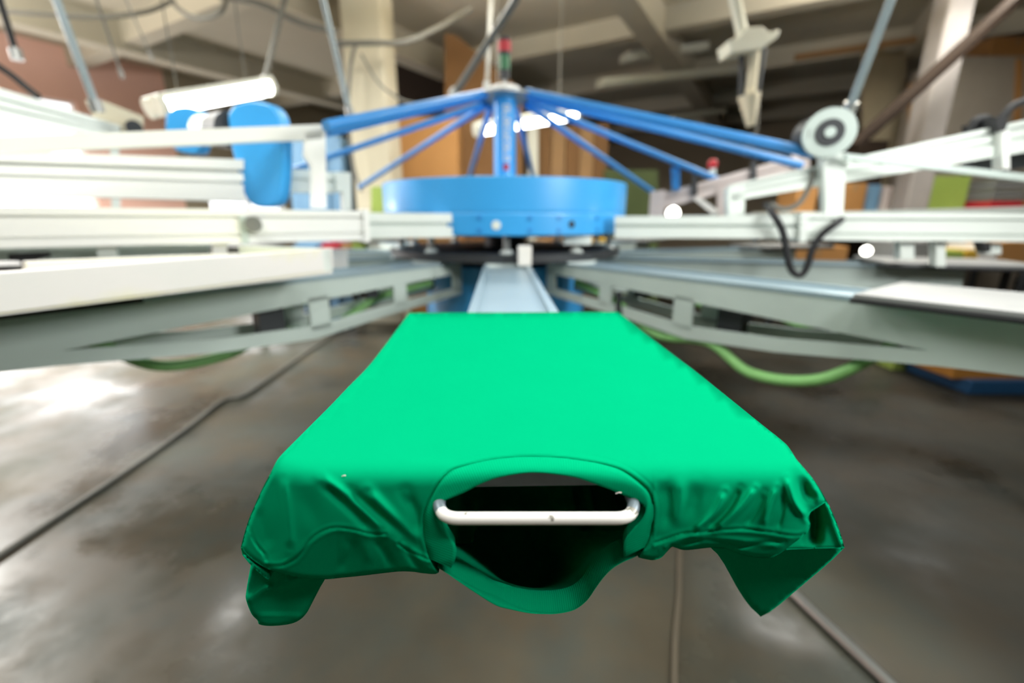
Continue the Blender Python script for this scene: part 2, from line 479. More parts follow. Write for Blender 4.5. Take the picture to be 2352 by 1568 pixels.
def enamel_material():
    m = bpy.data.materials.new('chipped_white_enamel'); m.use_nodes = True
    nt = m.node_tree; b = nt.nodes['Principled BSDF']; L = nt.links.new
    tc = nt.nodes.new('ShaderNodeTexCoord')
    n = nt.nodes.new('ShaderNodeTexNoise'); n.inputs['Scale'].default_value = 45; n.inputs['Detail'].default_value = 6
    L(tc.outputs['Object'], n.inputs['Vector'])
    r = nt.nodes.new('ShaderNodeValToRGB'); e = r.color_ramp.elements
    e[0].position = 0.655; e[0].color = (*lin('#f4f2ec'), 1); e[1].position = 0.665; e[1].color = (*lin('#8d8a80'), 1)
    L(n.outputs['Fac'], r.inputs['Fac']); L(r.outputs['Color'], b.inputs['Base Color'])
    b.inputs['Roughness'].default_value = 0.3; b.inputs['Coat Weight'].default_value = 0.3
    return m
hp = [to_lp(p) for p in handle_pts()]
MB().tube(hp[3:-3], 0.0046, 16).build('handle', enamel_material(), lp, smooth=True, local=True, label='white enamelled bar handle')
for hh in (hp[:5], hp[-5:]): MB().tube(hh, 0.0047, 14).build('handle_end', M['chip'], lp, smooth=True, local=True, label='grey worn end of the handle')
# ================================================================ the green t-shirt
import numpy as np
ZTOP = CAMZ - 0.185
Y0 = 0.304
SEAM_L = [(988, 1283), (978, 1252), (973, 1221), (973, 1183), (981, 1157), (991, 1137), (1014, 1101), (1037, 1080), (1063, 1071), (1093, 1063), (1139, 1054), (1205, 1049), (1282, 1051), (1333, 1057), (1384, 1066), (1430, 1081), (1470, 1109), (1491, 1132), (1501, 1163), (1500, 1196), (1491, 1234), (1481, 1256)]
NECK_IN = [(1036, 1305), (1044, 1288), (1048, 1270), (1046, 1254), (1032, 1232), (1019, 1196), (1013, 1170), (1018, 1152), (1065, 1131), (1103, 1112), (1149, 1096), (1223, 1086), (1307, 1094), (1358, 1108), (1422, 1132), (1473, 1157), (1482, 1173), (1473, 1193), (1450, 1221), (1436, 1240), (1432, 1262), (1433, 1280)]
LOW_OUT = [(1004, 1302), (1030, 1319), (1050, 1333), (1093, 1362), (1139, 1390), (1175, 1400), (1215, 1408), (1250, 1410), (1282, 1409), (1320, 1400), (1348, 1379), (1368, 1351), (1385, 1328), (1404, 1308), (1427, 1293), (1454, 1281), (1476, 1270)]
LOW_IN = [(1024, 1284), (1044, 1302), (1078, 1312), (1128, 1330), (1175, 1346), (1200, 1362), (1226, 1377), (1256, 1387), (1280, 1390), (1310, 1385), (1330, 1372), (1345, 1356), (1363, 1326), (1394, 1290), (1420, 1272), (1436, 1262), (1456, 1246)]
FAR = [(940, 718), (1420, 716)]
RIGHT = [(1448, 738), (1480, 764), (1520, 794), (1560, 824), (1600, 854), (1645, 890), (1690, 926), (1727, 956), (1762, 984), (1785, 1002), (1806, 1020), (1818, 1036), (1828, 1052), (1838, 1064), (1852, 1080), (1872, 1105), (1888, 1130), (1898, 1152)]
BOT_R = [(1878, 1165), (1862, 1176), (1858, 1188), (1862, 1204), (1856, 1220), (1843, 1231), (1821, 1249), (1786, 1274), (1760, 1281), (1722, 1278), (1690, 1269), (1661, 1258), (1626, 1258), (1575, 1263), (1553, 1258), (1543, 1256), (1531, 1268), (1518, 1281), (1499, 1286), (1480, 1283), (1466, 1280)]
BOT_L = [(1008, 1314), (998, 1318), (970, 1316), (950, 1313), (920, 1312), (880, 1316), (830, 1322), (790, 1326), (746, 1330), (700, 1328), (655, 1320), (615, 1306), (583, 1287), (562, 1268)]
LEFT = [(553, 1256), (557, 1240), (564, 1215), (573, 1188), (585, 1160), (603, 1120), (618, 1092), (628, 1072), (638, 1054), (652, 1038), (672, 1018), (700, 990), (722, 968), (760, 930), (800, 888), (845, 842), (892, 782), (925, 738)]
def sample(pts, step):
    out = []
    for a, b in zip(pts[:-1], pts[1:]):
        n = max(1, int(round(math.hypot(b[0] - a[0], b[1] - a[1]) / step)))
        out += [(a[0] + (b[0] - a[0]) * k / n, a[1] + (b[1] - a[1]) * k / n) for k in range(n)]
    return out + [pts[-1]]
def smooth_line(pts, n):
    p = arc([(a, b, 0) for a, b in pts], n)
    return [(q.x, q.y) for q in p]
def resample(pts, n):
    p = np.array(smooth_line(pts, 200)); d = np.r_[0, np.cumsum(np.hypot(*np.diff(p, axis=0).T))]
    t = np.linspace(0, d[-1], n)
    return np.c_[np.interp(t, d, p[:, 0]), np.interp(t, d, p[:, 1])]
def seg_dist(P, line):
    P = np.asarray(P, float); best = np.full(len(P), 1e9)
    L = np.asarray(line, float)
    for a, b in zip(L[:-1], L[1:]):
        ab = b - a; t = np.clip(((P - a) @ ab) / max(ab @ ab, 1e-9), 0, 1)
        best = np.minimum(best, np.hypot(*(P - a - t[:, None] * ab).T))
    return best
def inside(P, poly):
    P = np.asarray(P, float); x, y = P[:, 0], P[:, 1]; c = np.zeros(len(P), bool)
    n = len(poly)
    for i in range(n):
        (x1, y1), (x2, y2) = poly[i], poly[i - 1]
        if y1 == y2: continue
        m = ((y1 > y) != (y2 > y)) & (x < (x2 - x1) * (y - y1) / (y2 - y1) + x1)
        c ^= m
    return c
# folds: (polyline, half width px, height in metres towards the viewer; negative = valley)
FOLDS = [
 # left shoulder and sleeve
 ([(648, 1092), (660, 1170), (668, 1262)], 12, 0.0035),
 ([(700, 1110), (712, 1180), (716, 1225)], 26, -0.0030),
 ([(735, 1092), (800, 1140), (884, 1220)], 11, 0.0045),
 ([(745, 1115), (800, 1165), (850, 1212)], 10, -0.0050),
 ([(800, 1130), (870, 1180), (930, 1225), (985, 1285)], 13, -0.0035),
 ([(842, 1125), (905, 1190), (970, 1252)], 13, 0.0045),
 ([(930, 1130), (955, 1180), (962, 1230)], 14, -0.0045),
 ([(590, 1160), (612, 1230), (618, 1265)], 14, -0.002),
 ([(800, 1230), (808, 1265), (775, 1318)], 13, -0.0035),
 ([(860, 1235), (890, 1280), (905, 1310)], 10, -0.0032),
 ([(925, 1250), (960, 1300), (985, 1320)], 9, -0.0040),
 ([(840, 1240), (850, 1300)], 12, 0.0025),
 ([(960, 1052), (1010, 1048), (1058, 1060)], 6, -0.0022),
 ([(900, 1045), (960, 1060), (1040, 1066)], 8, 0.0015),
 # right shoulder
 ([(1518, 1095), (1532, 1150), (1526, 1225)], 20, -0.0050),
 ([(1600, 1100), (1594, 1150), (1572, 1205)], 22, -0.0040),
 ([(1560, 1090), (1562, 1150), (1550, 1215)], 14, 0.0018),
 ([(1665, 1128), (1640, 1180), (1592, 1220)], 9, 0.0042),
 ([(1735, 1120), (1700, 1165), (1645, 1216)], 8, 0.0048),
 ([(1700, 1120), (1670, 1170), (1625, 1212)], 8, -0.0038),
 ([(1785, 1118), (1768, 1160), (1752, 1210)], 8, 0.0040),
 ([(1755, 1130), (1735, 1175), (1712, 1208)], 8, -0.0030),
 ([(1800, 1130), (1795, 1180), (1784, 1215)], 7, -0.0030),
 ([(1806, 1095), (1824, 1150), (1852, 1190)], 8, 0.0060),
 ([(1838, 1088), (1848, 1125), (1862, 1158)], 13, -0.0085),
 ([(1870, 1115), (1880, 1140), (1872, 1160)], 7, 0.0030),
 ([(1600, 1240), (1680, 1240), (1790, 1252)], 7, 0.0030),
 ([(1560, 1252), (1620, 1240), (1700, 1248)], 5, -0.0030),
 ([(1690, 1258), (1740, 1248), (1800, 1244)], 5, -0.0032),
 ([(1520, 1262), (1560, 1240), (1610, 1228)], 6, 0.0032),
]
SEAMS = [[(612, 1300), (643, 1300), (661, 1294), (679, 1284), (694, 1268), (704, 1252), (718, 1236), (736, 1223), (755, 1215), (774, 1212), (796, 1214), (819, 1218), (850, 1226), (886, 1227)],
         [(915, 1249), (945, 1268), (985, 1286)],
         [(569, 1204), (576, 1222), (583, 1242), (596, 1260), (608, 1274), (612, 1287)],
         [(1505, 1247), (1535, 1237), (1569, 1226), (1617, 1222), (1665, 1217), (1712, 1215), (1767, 1222), (1818, 1230), (1848, 1229)]]
SEAMS = [smooth_line(s, 40) for s in SEAMS]
SEAM_S = resample(SEAM_L, 90)
EDGE_DARK = LEFT
def depth(P, seam=True):
    P = np.asarray(P, float)
    u, v = P[:, 0], P[:, 1]
    a = (u - W / 2) / FPX; b = (v - H / 2) / FPX
    dy = cp - b * sp; dz = -sp - b * cp
    ytop = (ZTOP - CAMZ) * dy / dz
    X = a * 0.355
    wrap = np.maximum(0, -0.155 - X) ** 2 / 0.10 + np.maximum(0, X - 0.205) ** 2 / 0.10
    yc = Y0 + wrap
    # below the shoulder seams the cloth turns back under the pallet
    sl = np.interp(u, [560, 640, 704, 774, 886, 985, 1480, 1569, 1665, 1767, 1850], [1320, 1302, 1252, 1213, 1230, 1290, 1265, 1228, 1219, 1224, 1232])
    yc = yc + np.clip((v - sl) / 100, 0, 1.2) * 0.022 * np.where(u < 620, 0, 1)
    # slow billow of the hanging cloth
    yc = yc - 0.004 * np.exp(-((v - 1180) / 60) ** 2) * np.where(u > 1500, 1, 0.4)
    f = np.zeros(len(P))
    near = v > 1000
    if near.any():
        Q = P[near]; g = np.zeros(len(Q))
        for line, wd, hgt in FOLDS:
            L = np.array(smooth_line(line, 16))
            d = seg_dist(Q, L)
            ends = np.minimum(np.hypot(*(Q - L[0]).T), np.hypot(*(Q - L[-1]).T))
            w_ = np.clip(ends / (2.2 * wd), 0, 1)
            g += hgt * np.exp(-(d / wd) ** 2) * (0.25 + 0.75 * w_ * w_ * (3 - 2 * w_))
        f[near] = g
    k = 0.020 - 0.006 * np.exp(-((u - 1240) / 180) ** 2)
    h = np.clip(0.5 + 0.5 * (ytop - yc) / k, 0, 1)
    Y = yc * (1 - h) + ytop * h + k * h * (1 - h)
    Y = Y - f * np.clip((v - 1055) / 70, 0.12, 1)
    if seam and near.any():
        Q = P[near]; e = np.zeros(len(Q))
        for s in SEAMS:
            d = seg_dist(Q, s); e += 0.0016 * np.exp(-(d / 2.4) ** 2) - 0.0006 * np.exp(-((d - 7) / 4) ** 2)
        d = seg_dist(Q, SEAM_S)
        e += 0.0024 * np.exp(-(d / 2.6) ** 2) + 0.0004 * np.exp(-((d - 14) / 2.2) ** 2)
        Y[near] += e
    return Y
def place(P, Y):
    P = np.asarray(P, float)
    a = (P[:, 0] - W / 2) / FPX; b = (P[:, 1] - H / 2) / FPX
    t = Y / (cp - b * sp)
    return np.c_[a * t, Y, CAMZ + (-sp - b * cp) * t]
def patch(outline, hole_fn, step_fn, steps):
    """triangulate a cloth outline with inner points; returns 2D points, triangles and outline indices"""
    poly = outline
    n = len(poly)
    pts = [Vector(p) for p in poly]
    P = []
    x0, x1 = min(p[0] for p in poly), max(p[0] for p in poly); y0, y1 = min(p[1] for p in poly), max(p[1] for p in poly)
    y = y0 + 1; row = 0
    while y < y1:
        st = step_fn(y)
        xs = np.arange(x0 + (st / 2 if row % 2 else 0), x1, st)
        P += [(x, y) for x in xs]
        y += st * 0.87; row += 1
    P = np.array(P)
    P = P[inside(P, poly)]
    d = seg_dist(P, list(poly) + [poly[0]])
    P = P[d > np.array([step_fn(q[1]) * 0.55 for q in P])]
    pts += [Vector(p) for p in P]
    edges = [(i, (i + 1) % n) for i in range(n)]
    vo, eo, fo, ov, oe, of = geometry.delaunay_2d_cdt(pts, edges, [], 0, 1e-4)
    V = np.array([(p.x, p.y) for p in vo])
    F = np.array([f for f in fo])
    keep = inside(V[F].mean(axis=1), poly)
    idx = {}
    for k, src in enumerate(ov):
        for s in src:
            if s < n: idx[s] = k
    return V, F[keep], [idx[i] for i in range(n)]
def cloth_material(rib=False):
    m = bpy.data.materials.new('green_cotton_rib' if rib else 'green_cotton'); m.use_nodes = True
    nt = m.node_tree; b = nt.nodes['Principled BSDF']; L = nt.links.new
    tc = nt.nodes.new('ShaderNodeTexCoord')
    n = nt.nodes.new('ShaderNodeTexNoise'); n.inputs['Scale'].default_value = 12; n.inputs['Detail'].default_value = 4
    L(tc.outputs['Object'], n.inputs['Vector'])
    mx = nt.nodes.new('ShaderNodeMix'); mx.data_type = 'RGBA'
    mx.inputs['A'].default_value = (0.0006, 0.318, 0.138, 1); mx.inputs['B'].default_value = (0.0008, 0.335, 0.147, 1)
    L(n.outputs['Fac'], mx.inputs['Factor']); L(mx.outputs['Result'], b.inputs['Base Color'])
    b.inputs['Roughness'].default_value = 0.95
    b.inputs['Specular IOR Level'].default_value = 0.0
    bp = nt.nodes.new('ShaderNodeBump')
    if rib:
        uv = nt.nodes.new('ShaderNodeUVMap'); uv.uv_map = 'band'
        w = nt.nodes.new('ShaderNodeTexWave'); w.inputs['Scale'].default_value = 1.7; w.bands_direction = 'X'
        L(uv.outputs['UV'], w.inputs['Vector'])
        L(w.outputs['Fac'], bp.inputs['Height']); bp.inputs['Strength'].default_value = 0.25; bp.inputs['Distance'].default_value = 0.0006
    else:
        n2 = nt.nodes.new('ShaderNodeTexNoise'); n2.inputs['Scale'].default_value = 900; n2.inputs['Detail'].default_value = 2
        L(tc.outputs['Object'], n2.inputs['Vector'])
        L(n2.outputs['Fac'], bp.inputs['Height']); bp.inputs['Strength'].default_value = 0.15; bp.inputs['Distance'].default_value = 0.0004
    L(bp.outputs['Normal'], b.inputs['Normal'])
    return m
COT, RIB = cloth_material(), cloth_material(True)
shirt = thing('t_shirt', 'bright green t-shirt stretched over a pallet with its neck towards the viewer', 't-shirt', (0.02, 0.5, ZTOP))
def mesh_obj(name, V, F, m, parent, uv=None, label=None):
    me = bpy.data.meshes.new(name)
    o0 = Vector(parent.location)
    me.from_pydata([tuple(Vector(p) - o0) for p in V], [], [tuple(int(i) for i in f) for f in F])
    if uv is not None:
        l = me.uv_layers.new(name='band')
        for lp_ in me.loops: l.data[lp_.index].uv = uv[lp_.vertex_index]
    me.materials.append(m)
    for p in me.polygons: p.use_smooth = True
    o = bpy.data.objects.new(name, me); col.objects.link(o); o.parent = parent
    if label: o['label'] = label
    return o
# ---- body: top, front drop, and the cloth going on down the sides and back under the pallet
far_s = sample(FAR, 12)[:-1]
right_s = sample([FAR[1]] + smooth_line(RIGHT, 120), 6)[:-1]
botr_s = sample(smooth_line([RIGHT[-1]] + BOT_R, 140), 4)
seam_r = [tuple(p) for p in SEAM_S[::-1]]
seam_s = sample(seam_r, 4)
botl_s = sample(smooth_line(BOT_L + [LEFT[0]], 120), 4)[:-1]
left_s = sample(smooth_line(LEFT, 120) + [FAR[0]], 6)[:-1]
outline = far_s + right_s + botr_s + seam_s + botl_s + left_s
kind_of = ['far'] * len(far_s) + ['right'] * len(right_s) + ['bot'] * len(botr_s) + ['seam'] * len(seam_s) + ['bot'] * len(botl_s) + ['left'] * len(left_s)
V2, F2, OI = patch(outline, None, lambda y: 22 if y < 960 else (7 if y < 1040 else 3.6), None)
Yb = depth(V2)
sil = [p for p, k in zip(outline, kind_of)]
i0 = len(far_s); i1 = i0 + len(right_s) + len(botr_s); i2 = i1 + len(seam_s)
dR = seg_dist(V2, outline[i0:i1]); dL = seg_dist(V2, outline[i2:])
dS = np.minimum(dR, dL)
scale = np.where(V2[:, 1] < 1040, 4 + 8 * np.clip((V2[:, 1] - 700) / 340, 0, 1), 12)
Yb = Yb + 0.006 * np.clip(1 - dS / scale, 0, 1) ** 2
V3 = [Vector(p) for p in place(V2, Yb)]
F3 = [tuple(f) for f in F2]
def skirt(V3, F3, ids, kinds, closed):
    rows = [ids]
    def off(p, kd, r):
        if kd == 'far' and abs(p.x - 0.005) > 0.112: return p + [Vector((0, 0.002, -0.006)), Vector((0, 0.003, -0.02)), Vector((0, 0.003, -0.08)), Vector((0, 0.0, -0.17))][r]
        if kd == 'far': return p + [Vector((0, 0.002, -0.006)), Vector((0, 0.003, -0.015)), Vector((0, 0.004, -0.022)), Vector((0, 0.002, -0.026))][r]
        s = -1 if kd == 'left' else 1
        kk = max(0.0, min(1.0, (p.y - 0.40) / 0.2))
        if kd in ('left', 'right'):
            if p.z > ZTOP - 0.012 :
                return p + [Vector((s * 0.002, 0, -0.006)), Vector((s * 0.001, 0, -0.03)), Vector((-s * 0.004, 0, -0.03 - 0.05 * kk)), Vector((-s * 0.012, 0.01, min(-0.03, max(-0.48, -0.74 * (p.y + 0.01)) + CAMZ - p.z)))][r]
            return p + [Vector((-s * 0.001, 0.006, 0)), Vector((-s * 0.006, 0.03, -0.01)), Vector((-s * 0.012, 0.06, -0.01)), Vector((-s * 0.02, 0.09, -0.015))][r]
        q = p + [Vector((0, 0.004, 0.001)), Vector((0, 0.02, 0.004)), Vector((0, 0.05, 0.0)), Vector((0, 0.07, -0.005))][r]
        return q
    for r in range(4):
        k0 = len(V3)
        V3 += [off(V3[i], kd, r) for i, kd in zip(ids, kinds)]
        rows.append(list(range(k0, k0 + len(ids))))
    n = len(ids)
    for a, b in zip(rows[:-1], rows[1:]):
        for i in range(n if closed else n - 1):
            j = (i + 1) % n
            F3.append((a[i], a[j], b[j], b[i]))
    return rows
ids = [OI[i] for i in list(range(i2, len(outline))) + list(range(0, i1))]
kin = [kind_of[i] for i in list(range(i2, len(outline))) + list(range(0, i1))]
rows = skirt(V3, F3, ids, kin, False)
mesh_obj('body', V3, F3, COT, shirt)
# ---- collar: ribbed band round the neck, front half lying over the edge, back half sagging below
NB = 150
so, si = resample(SEAM_L, NB), resample(NECK_IN, NB)
CV, CF, CU = [], [], []
NR = 9
for r in range(NR):
    t = r / (NR - 1)
    P = so * (1 - t) + si * t
    Y = depth(P, False)
    bulge = -0.0016 * math.sin(math.pi * (0.08 + 0.92 * t)) + (0.0022 if r == 0 else 0)
    prof = np.linspace(0, 1, NB)
    Y = Y + bulge - 0.004 * t * (np.exp(-((prof - 0.06) / 0.1) ** 2) + np.exp(-((prof - 0.94) / 0.1) ** 2))
    CV += [Vector(p) for p in place(P, Y)]
    CU += [(k / (NB - 1) * 26, t) for k in range(NB)]
for q, (dy, dz) in enumerate(((0.0015, 0.0008), (0.005, 0.002), (0.012, 0.004))):
    base = CV[(NR - 1) * NB:NR * NB]
    cen = Vector((0.022, 0.31, ZTOP - 0.06))
    CV += [p + Vector((0, dy, 0)) + (p - cen).normalized() * dz * 0.6 for p in base]
    CU += [(k / (NB - 1) * 26, 1 + 0.1 * q) for k in range(NB)]
for r in range(NR + 2):
    for k in range(NB - 1):
        CF.append((r * NB + k, r * NB + k + 1, (r + 1) * NB + k + 1, (r + 1) * NB + k))
lo, li = resample(LOW_OUT, NB), resample(LOW_IN, NB)
base0 = len(CV)
prof = np.linspace(0, 1, NB); mid = np.sin(math.pi * prof)
rowsL = []
YR = Y0 + 0.004 + 0.008 * mid + 0.006 * (np.exp(-(prof / 0.05) ** 2) + np.exp(-((1 - prof) / 0.05) ** 2))
def lowrow(P, Y, t):
    global CV, CU
    k0 = len(CV)
    CV += [Vector(p) for p in place(P, Y)]
    CU += [(k / (NB - 1) * 20, t) for k in range(NB)]
    rowsL.append(k0)
for t in (1.0, 0.85, 0.7, 0.5, 0.3, 0.16, 0.07, 0.02, 0.0):
    P = lo * (1 - t) + li * t
    lowrow(P, YR + 0.030 * t - 0.003 * math.sin(math.pi * min(1, t * 3)) * (t < 0.34) + 0.0, t)
for q, (dy, dz) in enumerate(((0.0015, -0.0006), (0.006, -0.001), (0.02, 0.0), (0.03, -0.004), (0.04, -0.01))):
    k0 = len(CV)
    CV += [p + Vector((0, dy, dz)) for p in CV[rowsL[8]:rowsL[8] + NB]]
    CU += [(k / (NB - 1) * 20, -0.1 * q) for k in range(NB)]
    rowsL.append(k0)
for a, b in zip(rowsL[:-2], rowsL[1:-1]):
    for k in range(NB - 1): CF.append((a + k, a + k + 1, b + k + 1, b + k))
mesh_obj('collar', CV, CF, RIB, shirt, CU, label='ribbed green collar band')
# ---- the other side of the shirt hanging under the pallet, seen only through the neck
UV_, UF = [], []
und = [CV[rowsL[-3] + k] for k in range(0, NB, 5)]
botl_pts = [V3[i] + Vector((0, 0.02, 0.004)) for i, kd in zip(ids, kin) if kd == 'bot']
nl = len(botl_s); lft = botl_pts[:nl][::-1][::6]; rgt = botl_pts[nl:][::-1][::6]
front = lft + und + rgt
nf = len(front)
xm = max(abs(p.x - 0.01) for p in front)
for (t, zz) in ((0, 0), (0.06, -0.40), (0.14, -0.52), (0.4, -0.54), (1.0, -0.35)):
    for p in front:
        q = Vector((p.x, p.y, p.z))
        if t:
            q = Vector((0.01 + (p.x - 0.01) * (1 - t * (1 - 0.2 / xm)), p.y + (0.885 - p.y) * t, min(p.z - 0.004, max(CAMZ + zz, CAMZ + (p.z - CAMZ) / p.y * 0.975 * (p.y + (0.885 - p.y) * t)))))
        UV_.append(q)
for r in range(4):
    for k in range(nf - 1): UF.append((r * nf + k, r * nf + k + 1, (r + 1) * nf + k + 1, (r + 1) * nf + k))
mesh_obj('lower_panel', UV_, UF, COT, shirt)
# ---- sleeves
def cloth_patch(outl, yfun, back, rnd=9, step=6):
    o = sample(outl + [outl[0]], 4)[:-1]
    V, F, I = patch(o, None, lambda y: step, None)
    d = seg_dist(V, o + [o[0]])
    Y = yfun(V[:, 0], V[:, 1]) + 0.006 * np.clip(1 - d / rnd, 0, 1) ** 2
    P = [Vector(p) for p in place(V, Y)]; Fs = [tuple(f) for f in F]
    rows = [I]
    for b in back:
        k0 = len(P); P += [P[i] + Vector((0, b, 0)) for i in I]; rows.append(list(range(k0, k0 + len(I))))
    n = len(I)
    for a, b in zip(rows[:-1], rows[1:]):
        for i in range(n): Fs.append((a[i], a[(i + 1) % n], b[(i + 1) % n], b[i]))
    return P, Fs
def merge(*parts):
    P, Fs = [], []
    for p, f in parts:
        k = len(P); P += p; Fs += [tuple(i + k for i in q) for q in f]
    return P, Fs
hang = smooth_line([(577, 1292), (570, 1330), (566, 1355), (565, 1376), (577, 1408), (591, 1424), (597, 1434), (628, 1437), (675, 1430), (704, 1408), (723, 1367), (746, 1330), (752, 1300)], 90) + [(690, 1290), (620, 1280)]
def yl(u, v):
    s = 0.352 + 0.02 * np.clip((v - 1330) / 110, 0, 1)
    for line, wd, hgt in [([(612, 1350), (570, 1376)], 10, 0.005), ([(700, 1320), (655, 1340), (620, 1352)], 9, 0.004), ([(640, 1370), (650, 1425)], 30, -0.004), ([(600, 1412), (690, 1415)], 5, 0.002), ([(590, 1320), (580, 1365)], 10, -0.003)]:
        s = s - hgt * np.exp(-(seg_dist(np.c_[u, v], line) / wd) ** 2)
    return s
cuff = smooth_line([(553, 1258), (562, 1272), (583, 1290), (615, 1309), (622, 1318), (616, 1330), (604, 1322), (590, 1310), (572, 1293), (557, 1275)], 60)
mesh_obj('sleeve', *merge(cloth_patch(hang, yl, (0.003, 0.012, 0.03)), cloth_patch(cuff, lambda u, v: 0.331 + 0 * u, (0.002, 0.008, 0.02), 5, 4)), COT, shirt, label='left sleeve, folded under')
pa = [(1862, 1100), (1872, 1105), (1888, 1130), (1904, 1159), (1916, 1185), (1926, 1210), (1934, 1236), (1940, 1257), (1905, 1259), (1860, 1260), (1811, 1262), (1770, 1268), (1800, 1240), (1835, 1210), (1840, 1160)]
def ya(u, v):
    s = 0.336 - 0.006 * np.clip((v - 1200) / 60, 0, 1)
    s = s + 0.020 * np.exp(-(seg_dist(np.c_[u, v], [(1868, 1160), (1872, 1200), (1868, 1235)]) / 16) ** 2)
    s = s - 0.004 * np.exp(-(seg_dist(np.c_[u, v], [(1900, 1165), (1930, 1245)]) / 9) ** 2)
    return s
pb = [(1634, 1259), (1648, 1272), (1665, 1297), (1681, 1326), (1696, 1354), (1710, 1376), (1724, 1394), (1747, 1416), (1767, 1406), (1790, 1389), (1824, 1360), (1856, 1333), (1888, 1306), (1915, 1282), (1940, 1257), (1850, 1243), (1740, 1240), (1640, 1245)]
def yb(u, v): return 0.350 + 0.085 * np.clip((v - 1250) / 160, 0, 1) - 0.018 * np.clip((u - 1850) / 90, 0, 1)
mesh_obj('sleeve', *merge(cloth_patch(pa, ya, (0.002, 0.006, 0.015), 5, 4), cloth_patch(pb, yb, (0.0015, 0.004), 3, 8)), COT, shirt, label='right sleeve, open at the hem')
for nm, lab, (u, v), L in (('lint_thread', 'tiny white lint speck on the left front of the green t-shirt', (790, 1092), 0.0014), ('lint_thread', 'tiny curled white thread on the right edge of the green collar', (1421, 1131), 0.0022)):
    y = float(depth(np.array([(u, v)]))[0]) - 0.0025
    c = at(u, v, y)
    tag(MB().tube(arc([c + Vector((-L, 0, -L * 0.4)), c + Vector((0, -0.0004, 0.0003)), c + Vector((L, 0, 0))], 10), 0.0004, 6).build(nm, M['paper']), lab, 'lint')
# ================================================================ upper frame of the press
zt = at(1160, 403, 2.07).z; zb = at(1160, 543, 2.07).z
RD = 0.68
press = thing('screen_printing_press', 'blue round drum and column of the screen printing press, with blue tie rods', 'printing press', (CX, CY, 0))
zm = zb + (zt - zb) * 0.4
MB().lathe((CX, CY, 0), [(RD - 0.012, zb), (RD, zb + 0.006), (RD, zb + 0.02), (RD, zm - 0.012), (RD, zm - 0.002), (RD - 0.0015, zm), (RD, zm + 0.002), (RD, zm + 0.012), (RD, zt - 0.02), (RD, zt - 0.004), (RD - 0.006, zt)], 96).build('drum', M['blue'], press, smooth=True)
MB().lathe((CX, CY, 0), [(0.12, 0.9), (0.12, zb - 0.02), (0.3, zb - 0.02), (0.3, zb + 0.01)], 32).build('pivot_shaft', M['dark'], press, smooth=True)
def on_drum(u, v, out=0.0):
    d = ray(u, v); o = Vector((CX, CY)); a = Vector((d.x, d.y))
    q = a.dot(a); h = a.dot(o); k = o.dot(o) - (RD + out) ** 2
    return CAM + d * ((h - math.sqrt(max(0, h * h - q * k))) / q)
def stud(u, v, r, name, m, deep=0.006):
    p = on_drum(u, v); n = Vector((p.x - CX, p.y - CY, 0)).normalized()
    MB().cyl(p - n * 0.01, p + n * deep, r, 20).build(name, m, press, smooth=True)
stud(1140, 517, 0.02, 'cover_disc', M['pale'], 0.004)
stud(1313, 515, 0.016, 'round_socket', M['black'], 0.003)
for u, v in ((1101, 500), (1101, 529), (1217, 501), (1217, 529), (1284, 501), (1284, 529), (1372, 501), (1372, 527)):
    stud(u, v, 0.010, 'bolt_head', M['rodblue'], 0.004)
zc = at(1160, 212, 2.75).z
MB().lathe((CX, CY, 0), [(0.062, zt - 0.01), (0.062, zc - 0.02)], 28).build('column', M['blue'], press, smooth=True, label='blue upright column')
MB().lathe((CX, CY, 0), [(0.10, zc - 0.035), (0.165, zc - 0.03), (0.165, zc - 0.018), (0.1, zc - 0.012)], 36).build('rod_plate', M['steel'], press, smooth=True, label='round steel plate holding the tie rods')
MB().lathe((CX, CY, 0), [(0.078, zc - 0.012), (0.085, zc - 0.005), (0.085, zc + 0.02), (0.06, zc + 0.03)], 32).build('column_cap', M['white'], press, smooth=True, label='white round cap')
# white upright lettering on the column, and the small red mark under it
dec = MB()
z = at(1163, 240, 2.69).z
zend = at(1163, 372, 2.69).z
def decal(mb, z0, z1, x0, x1):
    n = 5; rr = 0.0635
    f = [(math.asin((x0 + (x1 - x0) * k / n) / rr)) for k in range(n + 1)]
    vs = [(CX + rr * math.sin(t), CY - rr * math.cos(t), zz) for zz in (z0, z1) for t in f]
    mb.add(vs, [(k, k + 1, n + 2 + k, n + 1 + k) for k in range(n)])
NL = 9
hh = (z - zend) / NL
for k in range(NL):                             # each character fills a cell, read from the side
    z1 = z - k * hh; z0 = z1 - hh * 0.82
    decal(dec, z0, z1, -0.008, 0.0)
    decal(dec, z1 - hh * 0.2, z1, -0.008, 0.03)
    if k % 2 == 0: decal(dec, z0, z0 + hh * 0.2, -0.008, 0.03)
    if k % 3 != 1: decal(dec, z0, z1, 0.02, 0.03)
dec.build('column_lettering', M['paper'], press, label='white upright lettering')
rm = MB(); decal(rm, at(1163, 391, 2.69).z, at(1163, 376, 2.69).z, -0.008, 0.024)
rm.build('red_mark', M['red'], press, label='small red mark under the lettering')
# signal tower
st = MB().cyl((CX, CY, zc + 0.02), (CX, CY, at(1158, 178, 2.75).z), 0.012, 12).build('signal_tower', M['steel'], press, smooth=True)
def seg_(name, v0, v1, r, m, label=None):
    MB().cyl((CX, CY, at(1157, v1, 2.75).z), (CX, CY, at(1157, v0, 2.75).z), r, 20).build(name, m, press, smooth=True, label=label)
seg_('signal_base', 162, 182, 0.028, M['dark'])
seg_('green_lamp', 128, 161, 0.030, M['greenlens'])
seg_('lamp_collar', 121, 128, 0.034, M['dark'])
seg_('red_lamp', 96, 121, 0.036, M['red'])
seg_('signal_cap', 88, 96, 0.033, M['dark'])
